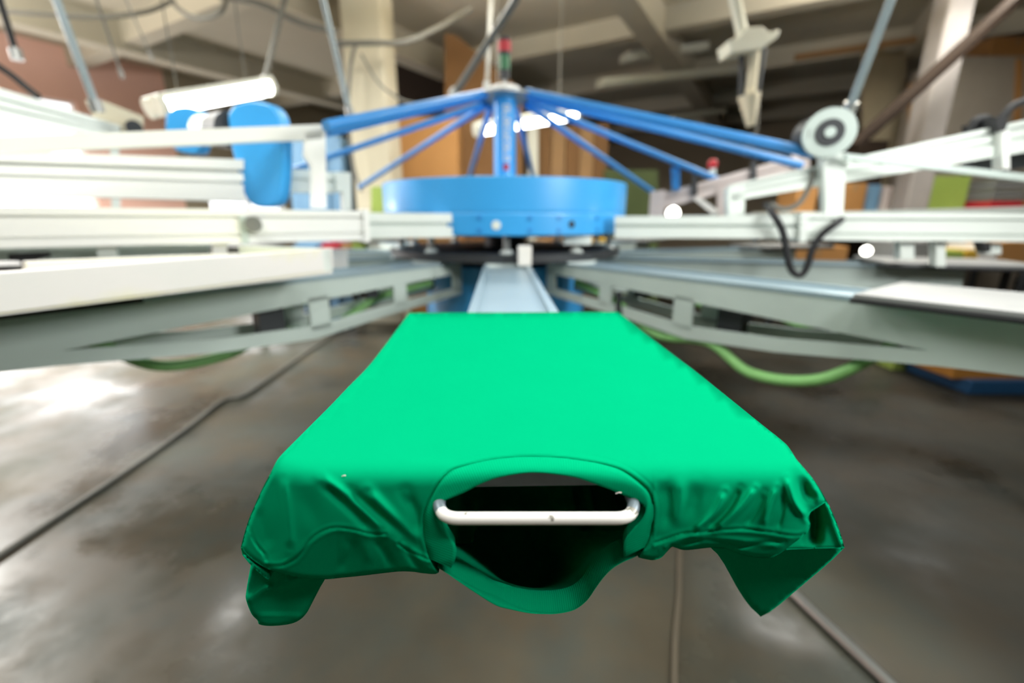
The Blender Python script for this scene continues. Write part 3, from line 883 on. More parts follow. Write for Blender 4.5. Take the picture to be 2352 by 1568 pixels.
# tie rods from the column head to every print head
def rod(u0, v0, Y0_, u1, v1, Y1, r=0.019):
    mb = MB().tube([at(u0, v0, Y0_), at(u1, v1, Y1)], r, 12)
    return mb.build('tie_rod', M['rodblue'], press, smooth=True)
rod(1118, 213, 2.68, 748, 290, 1.72, 0.020)
rod(1112, 222, 2.72, 752, 305, 1.95, 0.016)
rod(1112, 238, 2.80, 655, 395, 3.1, 0.018)
rod(1118, 240, 2.84, 826, 430, 3.9, 0.018)
rod(1126, 246, 2.9, 1078, 408, 4.3, 0.02)
rod(1184, 246, 2.9, 1224, 404, 4.3, 0.02)
rod(1208, 212, 2.68, 1872, 352, 2.1, 0.022)
rod(1214, 222, 2.72, 1842, 380, 2.5, 0.020)
rod(1212, 232, 2.80, 1662, 418, 3.1, 0.019)
rod(1206, 238, 2.84, 1498, 440, 3.8, 0.019)
# boxes hanging under the drum
MB().box(at(1325, 551, 2.25), (0.13, 0.06, 0.04)).build('connector_strip', M['pale'], press, label='pale grey connector strip under the drum')
pB = at(1205, 587, 2.05)
MB().box(pB, (0.060, 0.045, 0.088)).box(pB + Vector((0, 0.08, 0.03)), (0.02, 0.16, 0.012)).build('sensor_box', M['bright'], press, bevel=0.006, label='white sensor box under the drum')
# ================================================================ print heads
def rail(plane, q0, q1, depth, name, m, parent, bands=((0, 0.2, 0), (0.2, 0.27, 0.014), (0.27, 0.73, 0.003), (0.73, 0.8, 0.014), (0.8, 1, 0))):
    """aluminium profile: q = (u, v_top, v_bottom) at each end, with grooves along its face"""
    mb = MB()
    a0, a1, b0, b1 = plane(q0[0], q0[1]), plane(q0[0], q0[2]), plane(q1[0], q1[1]), plane(q1[0], q1[2])
    for f0, f1, ins in bands:
        pts = [a0.lerp(a1, f0), b0.lerp(b1, f0), b0.lerp(b1, f1), a0.lerp(a1, f1)]
        mb.prism([p + plane.n * ins for p in pts], plane.n * (depth - ins))
    return mb.build(name, m, parent)
def belt_cover(plane, px, thick, parent, name='belt_cover'):
    q = smooth_line(px + [px[0]], 90)[:-1]
    return MB().slab(plane, q, thick).build(name, M['blue'], parent, smooth=True, bevel=0.008, label='rounded blue belt cover')
# ---- left head
pl = Plane((-0.263, 2.09), (-1.53, 1.40))
hl = thing('print_head', 'white railed print head on the left with rounded blue belt covers', 'print head', (pl(400, 520).x, pl(400, 520).y, 1.0), group=None)
rail(pl, (846, 484, 551), (-300, 470, 577), 0.10, 'lower_rail', M['white'], hl)
rail(pl.back(0.02), (1046, 490, 545), (846, 488, 547), 0.075, 'inner_rail', M['pale'], hl, ((0, 0.38, 0), (0.38, 0.55, 0.02), (0.55, 1, 0)))
MB().slab(pl.back(-0.012), [(834, 480), (848, 480), (850, 556), (838, 556)], 0.12).build('end_plate', M['white'], hl)
c = pl.back(-0.02)(582, 515)
MB().cyl(c - pl.n * 0.012, c + pl.n * 0.02, 0.028, 20).build('clamp_knob', M['steel'], hl, smooth=True)
MB().slab(pl.back(-0.008), [(548, 496), (566, 496), (572, 560), (556, 560)], 0.02).build('clamp_bracket', M['galv'], hl)
pu = pl.back(0.06)
MB().slab(pu, [(700, 300), (748, 292), (750, 478), (716, 478), (714, 380), (698, 355)], 0.06).build('end_post', M['white'], hl, bevel=0.004)
rail(pu, (745, 285, 318), (-300, 325, 362), 0.05, 'handle_rail', M['white'], hl, ((0, 1, 0),))
pm = pl.back(0.26)
rail(pm, (560, 366, 462), (-300, 335, 438), 0.14, 'upper_beam', M['white'], hl, ((0, 0.24, 0.0), (0.24, 0.32, 0.03), (0.32, 0.52, 0.012), (0.52, 0.6, 0.03), (0.6, 1, 0)))
rail(pm.back(0.02), (772, 396, 442), (640, 384, 440), 0.10, 'beam_end', M['pale'], hl, ((0, 0.4, 0), (0.4, 0.5, 0.015), (0.5, 1, 0)))
MB().slab(pm.back(0.0), [(770, 394), (806, 396), (808, 482), (790, 482), (788, 440), (772, 440)], 0.09).build('beam_bracket', M['pale'], hl)
rail(pm.back(0.05), (1046, 496, 540), (560, 480, 540), 0.07, 'far_rail', M['pale'], hl, ((0, 0.4, 0), (0.4, 0.55, 0.02), (0.55, 1, 0)))
pcv = Plane(tuple(pl.back(0.2)(600, 350).xy), tuple((pl.back(0.2)(600, 350) + Vector((1, -0.28, 0))).xy))
belt_cover(pcv, [(522, 262), (540, 240), (582, 231), (622, 242), (642, 275), (648, 330), (647, 400), (640, 456), (622, 474), (585, 473), (562, 450), (545, 395), (530, 330)], 0.06, hl)
pcw = pcv.back(0.34)
belt_cover(pcw, [(380, 262), (402, 247), (436, 246), (458, 262), (462, 310), (455, 350), (425, 352), (398, 340), (380, 305)], 0.06, hl)
cm = pcv.back(0.06)(500, 300); cm2 = pcw(470, 300)
MB().cyl(pcv.back(0.05)(540, 298), pcv.back(0.26)(505, 300), 0.075, 28).build('motor', M['dark'], hl, smooth=True, label='dark finned motor between the belt covers')
MB().cyl(pcv.back(0.26)(506, 300), pcv.back(0.33)(470, 300), 0.070, 28).build('motor_flange', M['galv'], hl, smooth=True)
for u0, u1, v0, v1, m_, nm in ((222, 268, 556, 590, 'pale', 'rail_bracket'), (486, 522, 548, 590, 'white', 'rail_bracket')):
    MB().slab(pl.back(0.03), [(u0, v0), (u1, v0), (u1 - 2, v1), (u0 + 2, v1)], 0.05).build(nm, M[m_], hl)
MB().slab(pl.back(0.02), [(18, 584), (98, 580), (104, 592), (72, 598), (66, 616), (52, 616), (46, 600), (20, 598)], 0.05).build('clamp_handle', M['black'], hl, label='black clamp handle under the rail')
rail(pl.back(0.12), (480, 562, 592), (-300, 562, 604), 0.05, 'screen_holder', M['galv'], hl, ((0, 0.5, 0), (0.5, 0.6, 0.01), (0.6, 1, 0)))
# beam of the next head, rising towards the left picture edge
pn = Plane((-1.75, 3.0), (-2.9, 2.1))
hn = thing('print_head', 'pale print head beam sloping up to the left picture edge, behind the white rails', 'print head', tuple(pn(140, 260).xy) + (1.0,))
rail(pn, (275, 288, 318), (-200, 140, 235), 0.12, 'upper_beam', M['pale'], hn, ((0, 0.3, 0), (0.3, 0.4, 0.02), (0.4, 0.62, 0), (0.62, 0.7, 0.02), (0.7, 1, 0)))
rail(pn.back(0.5), (480, 482, 512), (-200, 470, 520), 0.10, 'lower_rail', M['pale'], hn, ((0, 0.4, 0), (0.4, 0.5, 0.02), (0.5, 1, 0)))
MB().slab(pn.back(0.1), [(195, 230), (240, 232), (330, 268), (330, 300), (230, 298)], 0.1).build('motor_cover', M['plaster'], hn)
MB().slab(pn.back(0.05), [(252, 300), (272, 302), (276, 482), (256, 482)], 0.08).build('end_post', M['pale'], hn)
MB().cyl(pn.back(0.02)(308, 293), pn.back(0.12)(308, 293), 0.04, 20).build('drive_wheel', M['dark'], hn, smooth=True)
# ---- right head
pr = Plane((0.5, 2.2), (1.98, 1.82))
hr = thing('print_head', 'pale railed print head on the right with round grey motor and hanging black hose', 'print head', tuple(pr(1900, 520).xy) + (1.0,))
rail(pr, (1846, 488, 551), (2650, 490, 558), 0.10, 'lower_rail', M['pale'], hr)
rail(pr.back(0.01), (1412, 496, 546), (1850, 495, 548), 0.08, 'inner_rail', M['pale'], hr, ((0, 0.38, 0), (0.38, 0.52, 0.02), (0.52, 1, 0)))
MB().slab(pr.back(-0.012), [(1840, 488), (1856, 486), (1852, 556), (1836, 556)], 0.12).build('end_plate', M['pale'], hr)
pv = pr.back(0.12)
rail(pv, (1680, 424, 462), (2650, 210, 300), 0.12, 'upper_beam', M['pale'], hr, ((0, 0.16, 0), (0.16, 0.24, 0.02), (0.24, 0.5, 0.004), (0.5, 0.58, 0.02), (0.58, 1, 0)))
MB().slab(pv, [(1672, 432), (1712, 424), (1710, 496), (1674, 496)], 0.1).build('rear_post', M['pale'], hr)
MB().slab(pr.back(0.06), [(1890, 352), (1946, 350), (1936, 492), (1898, 492)], 0.07).build('motor_post', M['pale'], hr)
c0 = pr.back(0.02)(1906, 304)
n_ = (Vector((0, 0, 0)) + (c0 - CAM).normalized()); n_.z = 0; n_ = (n_ + pr.n * 1.2).normalized()
MB().cyl(c0, c0 + n_ * 0.035, 0.094, 36).build('motor_housing', M['galv'], hr, smooth=True, label='round grey motor housing')
MB().cyl(c0 - n_ * 0.006, c0 + n_ * 0.01, 0.052, 30).build('motor_grille', M['dark'], hr, smooth=True)
MB().cyl(c0 - n_ * 0.012, c0 + n_ * 0.004, 0.02, 24).build('motor_hub', M['galv'], hr, smooth=True)
MB().cyl(c0 + n_ * 0.03, c0 + n_ * 0.16 + Vector((-0.05, 0, 0)), 0.082, 28).build('motor_body', M['dark'], hr, smooth=True)
rail(pr.back(0.0), (1944, 352, 364), (2650, 432, 452), 0.03, 'handle_rail', M['galv'], hr, ((0, 1, 0),))
MB().slab(pv.back(-0.04), [(2288, 268), (2312, 262), (2314, 288), (2308, 300), (2292, 300)], 0.2).build('cable_clamp', M['black'], hr)
MB().slab(pv.back(-0.03), [(2300, 300), (2318, 298), (2320, 388), (2304, 386)], 0.06).build('cylinder_bracket', M['white'], hr)
MB().slab(pv.back(0.14), [(2236, 360), (2420, 330), (2420, 370), (2300, 395), (2238, 400)], 0.08).build('air_cylinder', M['dark'], hr)
MB().tube(arc([pv(2300, 272), pv(2322, 248), pv(2352, 232), pv(2420, 215)], 24), 0.014, 10).build('power_cable', M['black'], hr, smooth=True)
MB().tube(arc([pv.back(0.06)(2232, 296), pv.back(0.06)(2242, 278), pv.back(0.06)(2262, 274), pv.back(0.06)(2280, 286)], 24), 0.018, 10).build('power_cable', M['black'], hr, smooth=True)
ph = pr.back(-0.035)
MB().tube(arc([pr.back(0.08)(1760, 470), ph(1775, 490), ph(1798, 532), ph(1808, 585), ph(1818, 620), ph(1838, 632), ph(1854, 612), ph(1866, 572), ph(1888, 538), ph(1922, 512), pr.back(0.03)(1936, 500)], 60), 0.014, 10).build('hanging_hose', M['black'], hr, smooth=True, label='black hose hanging in a loop')
MB().tube(arc([pv(1770, 468), pv(1800, 480), pv(1836, 466), pv(1862, 420), pv(1868, 390)], 36), 0.011, 8).build('air_line', M['cable'], hr, smooth=True)
for u0, u1, v0, v1 in ((2068, 2100, 556, 596), (2150, 2172, 556, 612), (2262, 2300, 558, 584)):
    MB().slab(pr.back(0.03), [(u0, v0), (u1, v0), (u1, v1), (u0, v1)], 0.05).build('rail_bracket', M['pale'], hr)
MB().slab(pr.back(0.0), [(2254, 556), (2276, 556), (2276, 578), (2262, 580)], 0.05).build('clamp_handle', M['black'], hr)
# ---- far right head, smaller, behind
pf = Plane((0.95, 3.15), (2.2, 2.75))
hf = thing('print_head', 'pinkish white print head at the back right, between drum and round motor', 'print head', tuple(pf(1680, 440).xy) + (1.0,))
rail(pf, (1512, 446, 482), (1860, 348, 388), 0.12, 'upper_beam', M['pinkpaper'], hf, ((0, 0.4, 0), (0.4, 0.5, 0.02), (0.5, 1, 0)))
rail(pf.back(0.08), (1480, 498, 530), (2500, 470, 500), 0.10, 'lower_rail', M['pale'], hf, ((0, 0.4, 0), (0.4, 0.5, 0.02), (0.5, 1, 0)))
MB().slab(pf.back(-0.02), [(1494, 440), (1528, 436), (1526, 500), (1490, 500)], 0.1).build('rear_post', M['pinkpaper'], hf)
MB().slab(pf.back(-0.02), [(1648, 432), (1676, 428), (1674, 500), (1650, 500)], 0.1).build('front_post', M['pinkpaper'], hf)
MB().slab(pf.back(-0.05), [(1592, 456), (1606, 452), (1652, 484), (1640, 494)], 0.05).build('air_cylinder', M['bright'], hf)
MB().slab(pf.back(-0.04), [(1541, 384), (1562, 384), (1562, 436), (1544, 436)], 0.05).build('rod_bracket', M['rodblue'], hf, label='blue rod bracket')
MB().tube([pf.back(0.1)(1637, 400), pf.back(0.1)(1637, 384)], 0.02, 12).build('lamp_stem', M['galv'], hf)
c = pf.back(0.1)(1637, 376)
MB().lathe(c, [(0.02, -0.03), (0.03, -0.015), (0.03, 0.01), (0.015, 0.028)], 20).build('red_lamp', M['red'], hf, smooth=True)
for k, (u, v) in enumerate(((1596, 424), (1732, 392), (1828, 360))):
    MB().slab(pf.back(-0.03), [(u - 6, v - 22), (u + 6, v - 24), (u + 6, v + 24), (u - 6, v + 26)], 0.04).build('beam_clamp', M['dark' if k < 2 else 'pinkpaper'], hf)
# ---- back heads seen past the drum
pb_ = Plane((-1.2, 4.2), (-2.6, 4.6))
hb = thing('print_head', 'white print head at the back left, lower than the blue tie rods', 'print head', tuple(pb_(760, 480).xy) + (1.0,))
rail(pb_, (905, 492, 512), (600, 480, 505), 0.1, 'lower_rail', M['pale'], hb, ((0, 0.4, 0), (0.4, 0.5, 0.02), (0.5, 1, 0)))
MB().slab(pb_, [(880, 440), (900, 440), (900, 494), (882, 494)], 0.1).build('rear_post', M['pale'], hb)
# ================================================================ screen frame standing over the left pallet
fs = Plane(tuple(at(765, 600, 1.5).xy), tuple(at(0, 670, 0.84).xy))
sf = thing('silkscreen', 'white ink-stained silkscreen over the black edged left pallet', 'silkscreen', tuple(fs(400, 640).xy) + (fs(400, 660).z,))
def stained():
    m = bpy.data.materials.new('ink_stained_aluminium'); m.use_nodes = True
    nt = m.node_tree; b = nt.nodes['Principled BSDF']; L = nt.links.new
    tc = nt.nodes.new('ShaderNodeTexCoord')
    n = nt.nodes.new('ShaderNodeTexNoise'); n.inputs['Scale'].default_value = 3.2; n.inputs['Detail'].default_value = 4
    L(tc.outputs['Object'], n.inputs['Vector'])
    r = nt.nodes.new('ShaderNodeValToRGB'); e = r.color_ramp.elements
    e[0].position = 0.35; e[0].color = (*lin('#dcdcd8'), 1); e[1].position = 0.75; e[1].color = (*lin('#e3e0a8'), 1)
    k = e.new(0.58); k.color = (*lin('#e2dfdc'), 1)
    L(n.outputs['Fac'], r.inputs['Fac']); L(r.outputs['Color'], b.inputs['Base Color']); b.inputs['Roughness'].default_value = 0.45
    return m
MB().slab(fs, [(765, 570), (765, 628), (-200, 752), (-200, 640)], 0.03).slab(fs.back(0.45), [(800, 572), (800, 615), (60, 640), (60, 600)], 0.03).build('frame_bar', stained(), sf, bevel=0.003)
a_, b_, c_, d_ = fs(763, 622), fs(-180, 745), fs.back(0.45)(60, 638), fs.back(0.45)(798, 612)
MB().prism([a_, b_, b_ + fs.n * 0.45, a_ + fs.n * 0.45], (0, 0, 0.003)).build('mesh_cloth', mat('yellow_mesh_cloth', '#d8d49a', 0.7), sf)
MB().hexa([a_ + Vector((0, 0, -0.0)), a_ + fs.n * 0.45, a_ + fs.n * 0.45 - fs.d * -0.03, a_ - fs.d * -0.03], [p + Vector((0, 0, 0.07)) for p in (a_, a_ + fs.n * 0.45, a_ + fs.n * 0.45 - fs.d * -0.03, a_ - fs.d * -0.03)]).build('frame_end', M['pale'], sf)
# ================================================================ what stands around the press
def upright(name, px, Y, thick, m, label, cat, group=None, parent=None, floor=None):
    """thing with a front face given at distance Y, real thickness behind it"""
    o = MB().slab(facing(Y), px, thick).build(name, M[m] if isinstance(m, str) else m, parent, bevel=0.004)
    if parent is None: tag(o, label, cat, group)
    return o
def carton(u0, u1, v0, Y, z, depth, m, label, rz=0.0, tape=True, name='cardboard_box', cat='box', group=None, h=None):
    """box standing at height z, its front seen from u0 to u1 and its top at v0"""
    a, b = at(u0, v0, Y), at(u1, v0, Y)
    hgt = max(0.04, a.z - z) if h is None else h
    w = (b - a).length
    t = thing(name, label, cat, (((a + b) / 2).x, Y + depth / 2, z), rz, group)
    MB().box((0, 0, hgt / 2), (w, depth, hgt)).build('carton' if tape else 'body', M[m], t, local=True, bevel=0.004)
    if tape:
        MB().box((0, 0, hgt + 0.001), (0.05, depth * 0.98, 0.002)).box((0, -depth / 2 - 0.001, hgt - 0.04), (0.05, 0.002, 0.08)).build('packing_tape', M['wood'], t, local=True)
    return t
def square_column(name, u, v, Y, w, m):
    c = at(u, v, Y)
    o = MB().box((c.x, c.y + w / 2, CEIL / 2), (w, w, CEIL), ROOM * 0.15).build(name, m, bevel=0.02)
    return tag(o, kind='structure')
square_column('wall_pillar', 846, 240, 5.0, 0.40, M['plaster'])
square_column('wall_pillar_right', 2182, 150, 4.7, 0.22, mat('lilac_grey_paint', '#8d8783', 0.8))
# poles and pipes that drop from the ceiling to the press
def drop(name, label, u0, v0, Ya, u1, v1, Yb_, r, m, cat='pipe', group=None, end=None):
    a, b = at(u0, v0, Ya), at(u1, v1, Yb_)
    d = a - b; top = b + d * ((CEIL - b.z) / d.z)
    t = thing(name, label, cat, tuple(b), 0, group)
    MB().tube([b, top], r, 12).build('tube', M[m], t, smooth=True)
    MB().cyl(top + Vector((0, 0, -0.03)), top, r * 2.4, 16).build('ceiling_flange', M[m], t)
    MB().cyl(b + d.normalized() * 0.06, b, r * 1.7, 14).build('end_fitting', M['steel'], t)
    return t
drop('air_pipe', 'blue grey pipe slanting from the ceiling to the far left print head', 130, 0, 2.5, 226, 258, 2.6, 0.018, 'pipe')
drop('air_pipe', 'grey pipe dropping past the cream pillar, left of the column', 742, 0, 3.4, 806, 268, 3.5, 0.017, 'pipe')
drop('air_pipe', 'grey pipe slanting up to the right from behind the column top', 1185, 0, 3.9, 1040, 222, 4.2, 0.028, 'cable')
drop('air_pipe', 'blue grey pipe rising from the round motor to the ceiling', 2046, 0, 2.05, 1944, 268, 2.25, 0.017, 'pipe')
drop('hanging_rod', 'thin pale upright rod hanging behind the red and green signal lamp', 1128, 0, 4.6, 1118, 205, 4.6, 0.02, 'cable', 'rod')
drop('hanging_rod', 'short black rod hanging at the top left corner', 12, 40, 3.0, 42, 138, 3.0, 0.017, 'black', 'rod')
drop('hanging_wire', 'thin grey wire hanging right of the blue grey pipe at top left', 222, 0, 3.3, 282, 180, 3.4, 0.007, 'cable', 'wire')
drop('hanging_wire', 'thin wire hanging above the lit tube lamp on the left', 290, 0, 3.8, 352, 140, 3.9, 0.006, 'cable', 'wire')
drop('lamp_pipe', 'grey pipe holding the lit tube lamp on the left', 648, 20, 4.5, 606, 195, 4.4, 0.022, 'cable', 'pipe')
def cable(label, pts, r, m='cable', name='ceiling_cable', cat='cable'):
    return tag(MB().tube(arc([at(*p) for p in pts], 50), r, 8).build(name, M[m], smooth=True), label, cat)
cable('grey cable sagging across the top left under the ceiling', [(-60, 20, 4.6), (80, 30, 4.6), (220, 38, 4.7), (330, 28, 4.8), (400, 0, 5.0)], 0.022)
cable('coiled dark cable loop at the top, left of the cream pillar', [(380, -20, 4.6), (410, 20, 4.6), (455, 42, 4.6), (505, 30, 4.6), (520, -5, 4.7)], 0.018)
cable('grey cable running from the top to the cream pillar', [(500, -10, 4.8), (600, 10, 4.8), (690, 52, 4.85), (770, 72, 4.9)], 0.026)
cable('grey cable stretched across the cream pillar to the right', [(772, 100, 4.75), (860, 98, 4.75), (930, 96, 4.8), (1010, 62, 5.0), (1080, 20, 5.2)], 0.024)
cable('dark cable running down the left edge of the cream pillar', [(818, 96, 4.9), (806, 150, 4.9), (800, 260, 4.9), (812, 380, 4.9), (830, 440, 4.9)], 0.018)
cable('thin cable hanging slack from the cream pillar towards the tie rods', [(830, 125, 4.9), (870, 190, 4.8), (920, 228, 4.75), (962, 240, 4.7)], 0.012)
cable('black cable hanging at the left picture edge over the bright window', [(-40, 130, 2.6), (20, 168, 2.6), (60, 200, 2.6), (88, 222, 2.6)], 0.016, 'black')
# ---- lamps
def tube_lamp(label, pa_, pb2, lit, hang=True, wide=0.09, house='fixture', r=0.024, tubes=2):
    a, b = at(*pa_), at(*pb2)
    t = thing('tube_lamp', label, 'lamp', tuple((a + b) / 2))
    d = (b - a).normalized(); n = Vector((-d.y, d.x, 0)).normalized()
    MB().beam(a + Vector((0, 0, 0.045)), b + Vector((0, 0, 0.045)), wide * 2, 0.05).build('housing', M[house], t, bevel=0.006)
    for k in range(tubes):
        o = n * (wide * 0.6 * (1 if k else -1)) if tubes > 1 else Vector((0, 0, 0))
        MB().tube([a + o + d * 0.03, b + o - d * 0.03], r, 12).build('tube', M['tube'] if lit else M['fixture'], t, smooth=True)
        for q in (a + o + d * 0.015, b + o - d * 0.015):
            MB().cyl(q - d * 0.02, q + d * 0.02, r * 1.15, 12).build('tube_holder', M['fixture'], t)
    if hang:
        for f in (0.2, 0.8):
            p = a.lerp(b, f); MB().tube([p + Vector((0, 0, 0.05)), Vector((p.x, p.y, CEIL))], 0.005, 6).build('suspension_wire', M['cable'], t)
    return t
tube_lamp('lit white tube lamp hanging over the blue belt covers on the left', (352, 246, 3.3), (612, 200, 4.0), True, wide=0.11, r=0.058)
tube_lamp('lit tube lamp hanging behind the blue column', (1092, 300, 4.6), (1326, 262, 5.2), True, wide=0.07, r=0.05, tubes=1)
tube_lamp('upper unlit tube lamp under the ceiling, right of the signal lamp', (1432, 138, 6.6), (1618, 112, 7.0), False, False)
tube_lamp('long unlit tube lamp under the ceiling, lower of the two right of the signal lamp', (1376, 196, 6.6), (1690, 166, 7.4), False, False)
tube_lamp('small unlit tube lamp far back, above the right blue tie rods', (1540, 275, 8.5), (1660, 258, 8.8), False, False)
hj = thing('cable_drop', 'off-white junction fitting with hanging pipe, under the ceiling on the right', 'cable drop', tuple(at(1730, 95, 4.0)))
q = facing(4.0)
MB().slab(q, [(1674, 92), (1700, 84), (1716, 62), (1752, 60), (1766, 74), (1792, 66), (1788, 84), (1750, 112), (1680, 122)], 0.22).build('junction_box', M['fixture'], hj, bevel=0.01)
t0 = at(1688, 0, 4.1); t1 = at(1705, 80, 4.1)
MB().tube([t1, t1 + (t0 - t1) * ((CEIL - t1.z) / (t0.z - t1.z))], 0.045, 14).build('drop_pipe', M['fixture'], hj, smooth=True)
MB().tube([at(1735, 105, 4.1), at(1722, 220, 4.1)], 0.04, 14).build('lower_pipe', M['plaster'], hj, smooth=True)
MB().tube([at(1704, 118, 4.12), at(1702, 225, 4.12)], 0.022, 10).tube([at(1756, 110, 4.12), at(1740, 215, 4.12)], 0.018, 10).build('drop_cable', M['dark'], hj, smooth=True)
MB().tube([at(1720, 218, 4.1), at(1724, 290, 4.1)], [0.085, 0.03], 16).build('plug_cone', M['plaster'], hj, smooth=True)
MB().tube([at(1742, 215, 4.1), at(1738, 300, 4.1), at(1712, 360, 4.1)], 0.012, 8).build('lower_cable', M['cable'], hj, smooth=True)
# ---- boards and cartons behind the drum
carton(911, 1050, 268, 5.6, 0.0, 0.5, 'card', 'tall light brown carton right of the cream pillar, behind the left tie rods', name='tall_carton')
tc_ = MB().slab(facing(6.3), [(1021, 76), (1046, 80), (1120, 140), (1200, 208), (1200, 700), (1021, 700)], 0.3)
tag(tc_.build('cardboard_sheet_stack', M['card2']), 'tall dark brown cardboard stack with slanting top, behind the column', 'cardboard')
upright('dark_recess', [(884, 70), (1024, 120), (1024, 480), (884, 480)], 7.6, 0.05, mat('recess_shade', '#2a2019', 0.9), 'black brown sheet for the dark recess high up between the cream pillar and the cardboard', 'panel')  # sheet stands for a dark opening, its shade put into the colour
bs = thing('plywood_boards', 'row of upright brown boards right of the column, above the drum', 'boards', tuple(at(1320, 600, 6.6).xy) + (0,))
for k in range(5):
    u0 = 1236 + k * 33
    p0, p1 = at(u0, 292 - k * 2, 6.6), at(u0 + 31, 292 - k * 2, 6.6)
    MB().hexa([(p0.x, 6.6, 0), (p1.x, 6.6, 0), (p1.x, 6.66, 0), (p0.x, 6.66, 0)], [(p0.x, 6.6, p0.z), (p1.x, 6.6, p0.z), (p1.x, 6.66, p0.z), (p0.x, 6.66, p0.z)]).build('board', M['wood' if k % 2 else 'card2'], bs)
upright('white_post', [(1212, 292), (1236, 292), (1236, 692), (1214, 692)], 6.4, 0.08, 'fixture', 'narrow white post between the column and the brown boards', 'post')
upright('green_board', [(1388, 390), (1512, 390), (1512, 704), (1388, 704)], 6.0, 0.06, 'darkgreen', 'dark green board right of the drum, behind the tie rods', 'board')
upright('lime_panel', [(852, 428), (880, 428), (880, 640), (852, 640)], 4.6, 0.06, 'limegreen', 'lime green panel at the foot of the cream pillar, left of the drum', 'panel')
cb = thing('steel_cabinet', 'slate blue cabinet left of the cream pillar, behind the white end post', 'cabinet', tuple(at(720, 600, 4.98).xy) + (0,))
p0, p1 = at(652, 312, 4.98), at(780, 312, 4.98)
MB().hexa([(p0.x, 4.98, 0), (p1.x, 4.98, 0), (p1.x, 5.35, 0), (p0.x, 5.35, 0)], [(p0.x, 4.98, p0.z), (p1.x, 4.98, p0.z), (p1.x, 5.35, p0.z), (p0.x, 5.35, p0.z)]).build('body', M['slate'], cb, bevel=0.006)
MB().box(((p0.x + p1.x) / 2 - 0.02, 4.965, 1.0), (abs(p1.x - p0.x) / 2.1, 0.02, 1.6)).build('door', M['slate'], cb)
# ---- workbench behind the press with small cartons
def bench(u0, u1, Y, vtop, depth, label, m='pallet'):
    a, b = at(u0, vtop, Y), at(u1, vtop, Y)
    t = thing('workbench', label, 'workbench', ((a.x + b.x) / 2, Y + depth / 2, 0))
    w = b.x - a.x
    MB().box((0, 0, a.z - 0.02), (w, depth, 0.04)).build('worktop', M[m], t, local=True)
    for sx in (-1, 1):
        for sy in (-1, 1):
            MB().box((sx * (w / 2 - 0.05), sy * (depth / 2 - 0.05), (a.z - 0.04) / 2), (0.05, 0.05, a.z - 0.04)).build('leg', M['dark'], t, local=True)
    return a.z
zb1 = bench(560, 1470, 4.3, 596, 0.6, 'long grey workbench behind the press, under the blue drum')
small = [(672, 728, 563, 'slate', 'low blue box on the long bench, left of the red one'), (738, 776, 558, 'red', 'small red box on the long bench, above the end of the white silkscreen'),
 (784, 806, 558, 'card', 'small orange brown box on the long bench, left of the lime green one'), (808, 838, 556, 'limegreen', 'lime green box on the long bench, left of the drum'),
 (844, 892, 560, 'paper', 'white paper stack on the long bench, right of the lime green box'), (906, 1046, 532, 'card', 'wide brown carton on the long bench, under the left inner rail'),
 (1062, 1140, 560, 'yellow', 'yellow box on the long bench, under the middle of the drum'), (1232, 1276, 552, 'card2', 'dark brown box on the long bench, right of the white sensor box'),
 (1370, 1440, 550, 'yellow', 'yellow box on the long bench, under the right inner rail')]
for u0, u1, v0, m_, lab in small:
    carton(u0, u1, v0, 4.4, zb1, 0.3, m_, lab, tape=m_.startswith('card'), name='cardboard_box' if m_.startswith('card') else 'storage_box', group='boxes on the long bench')
# ---- right: workbench and shelves
zb2 = bench(1800, 2420, 4.95, 486, 0.65, 'pale workbench on the right with cartons standing on it', 'fixture')
rt = [(1836, 1884, 408, 'card', 'brown carton on the right bench, left of the round motor post'), (1940, 1994, 420, 'card', 'brown carton on the right bench, just right of the motor post'),
 (1998, 2026, 424, 'slate', 'narrow blue box on the right bench, beside the brown carton'), (2034, 2066, 428, 'pinkpaper', 'narrow pinkish white box on the right bench'),
 (2132, 2232, 404, 'limegreen', 'lime green crate on the right bench, behind the small glowing ball'), (2318, 2410, 462, 'card', 'low brown carton at the right end of the right bench')]
for u0, u1, v0, m_, lab in rt:
    carton(u0, u1, v0, 5.0, zb2, 0.35, m_, lab, tape=m_.startswith('card'), name='cardboard_box' if m_.startswith('card') else 'storage_box', group='boxes on the right bench')
ps = thing('folder_stack', 'stack of grey sheets on a red tray, on the right bench', 'stack', tuple(at(2278, 470, 4.95).xy) + (zb2,))
a, b = at(2242, 470, 4.95), at(2312, 470, 4.95)
MB().box((0, 0, 0.05), (b.x - a.x, 0.3, 0.1)).build('red_tray', M['red'], ps, local=True)
for k in range(5): MB().box((0, 0, 0.12 + k * 0.045), ((b.x - a.x) * 0.95, 0.28, 0.036)).build('sheet_pack', M['pallet' if k % 2 else 'cable'], ps, local=True)
zb3 = bench(1780, 2440, 4.2, 606, 0.45, 'low dark bench on the right, under the pale rail', 'dark')
rl = [(1814, 1950, 566, 'card', 'wide brown carton on the low right bench, behind the hanging hose'), (2062, 2148, 556, 'pallet', 'grey box on the low right bench'),
 (2160, 2216, 576, 'limegreen', 'lime green box on the low right bench'), (2220, 2250, 574, 'yellow', 'yellow box on the low right bench'),
 (2256, 2296, 562, 'paper', 'white box on the low right bench'), (2302, 2420, 556, 'card', 'brown carton at the right end of the low right bench')]
for u0, u1, v0, m_, lab in rl:
    carton(u0, u1, v0, 4.25, zb3, 0.35, m_, lab, tape=m_.startswith('card'), name='cardboard_box' if m_.startswith('card') else 'storage_box', group='boxes on the low right bench')
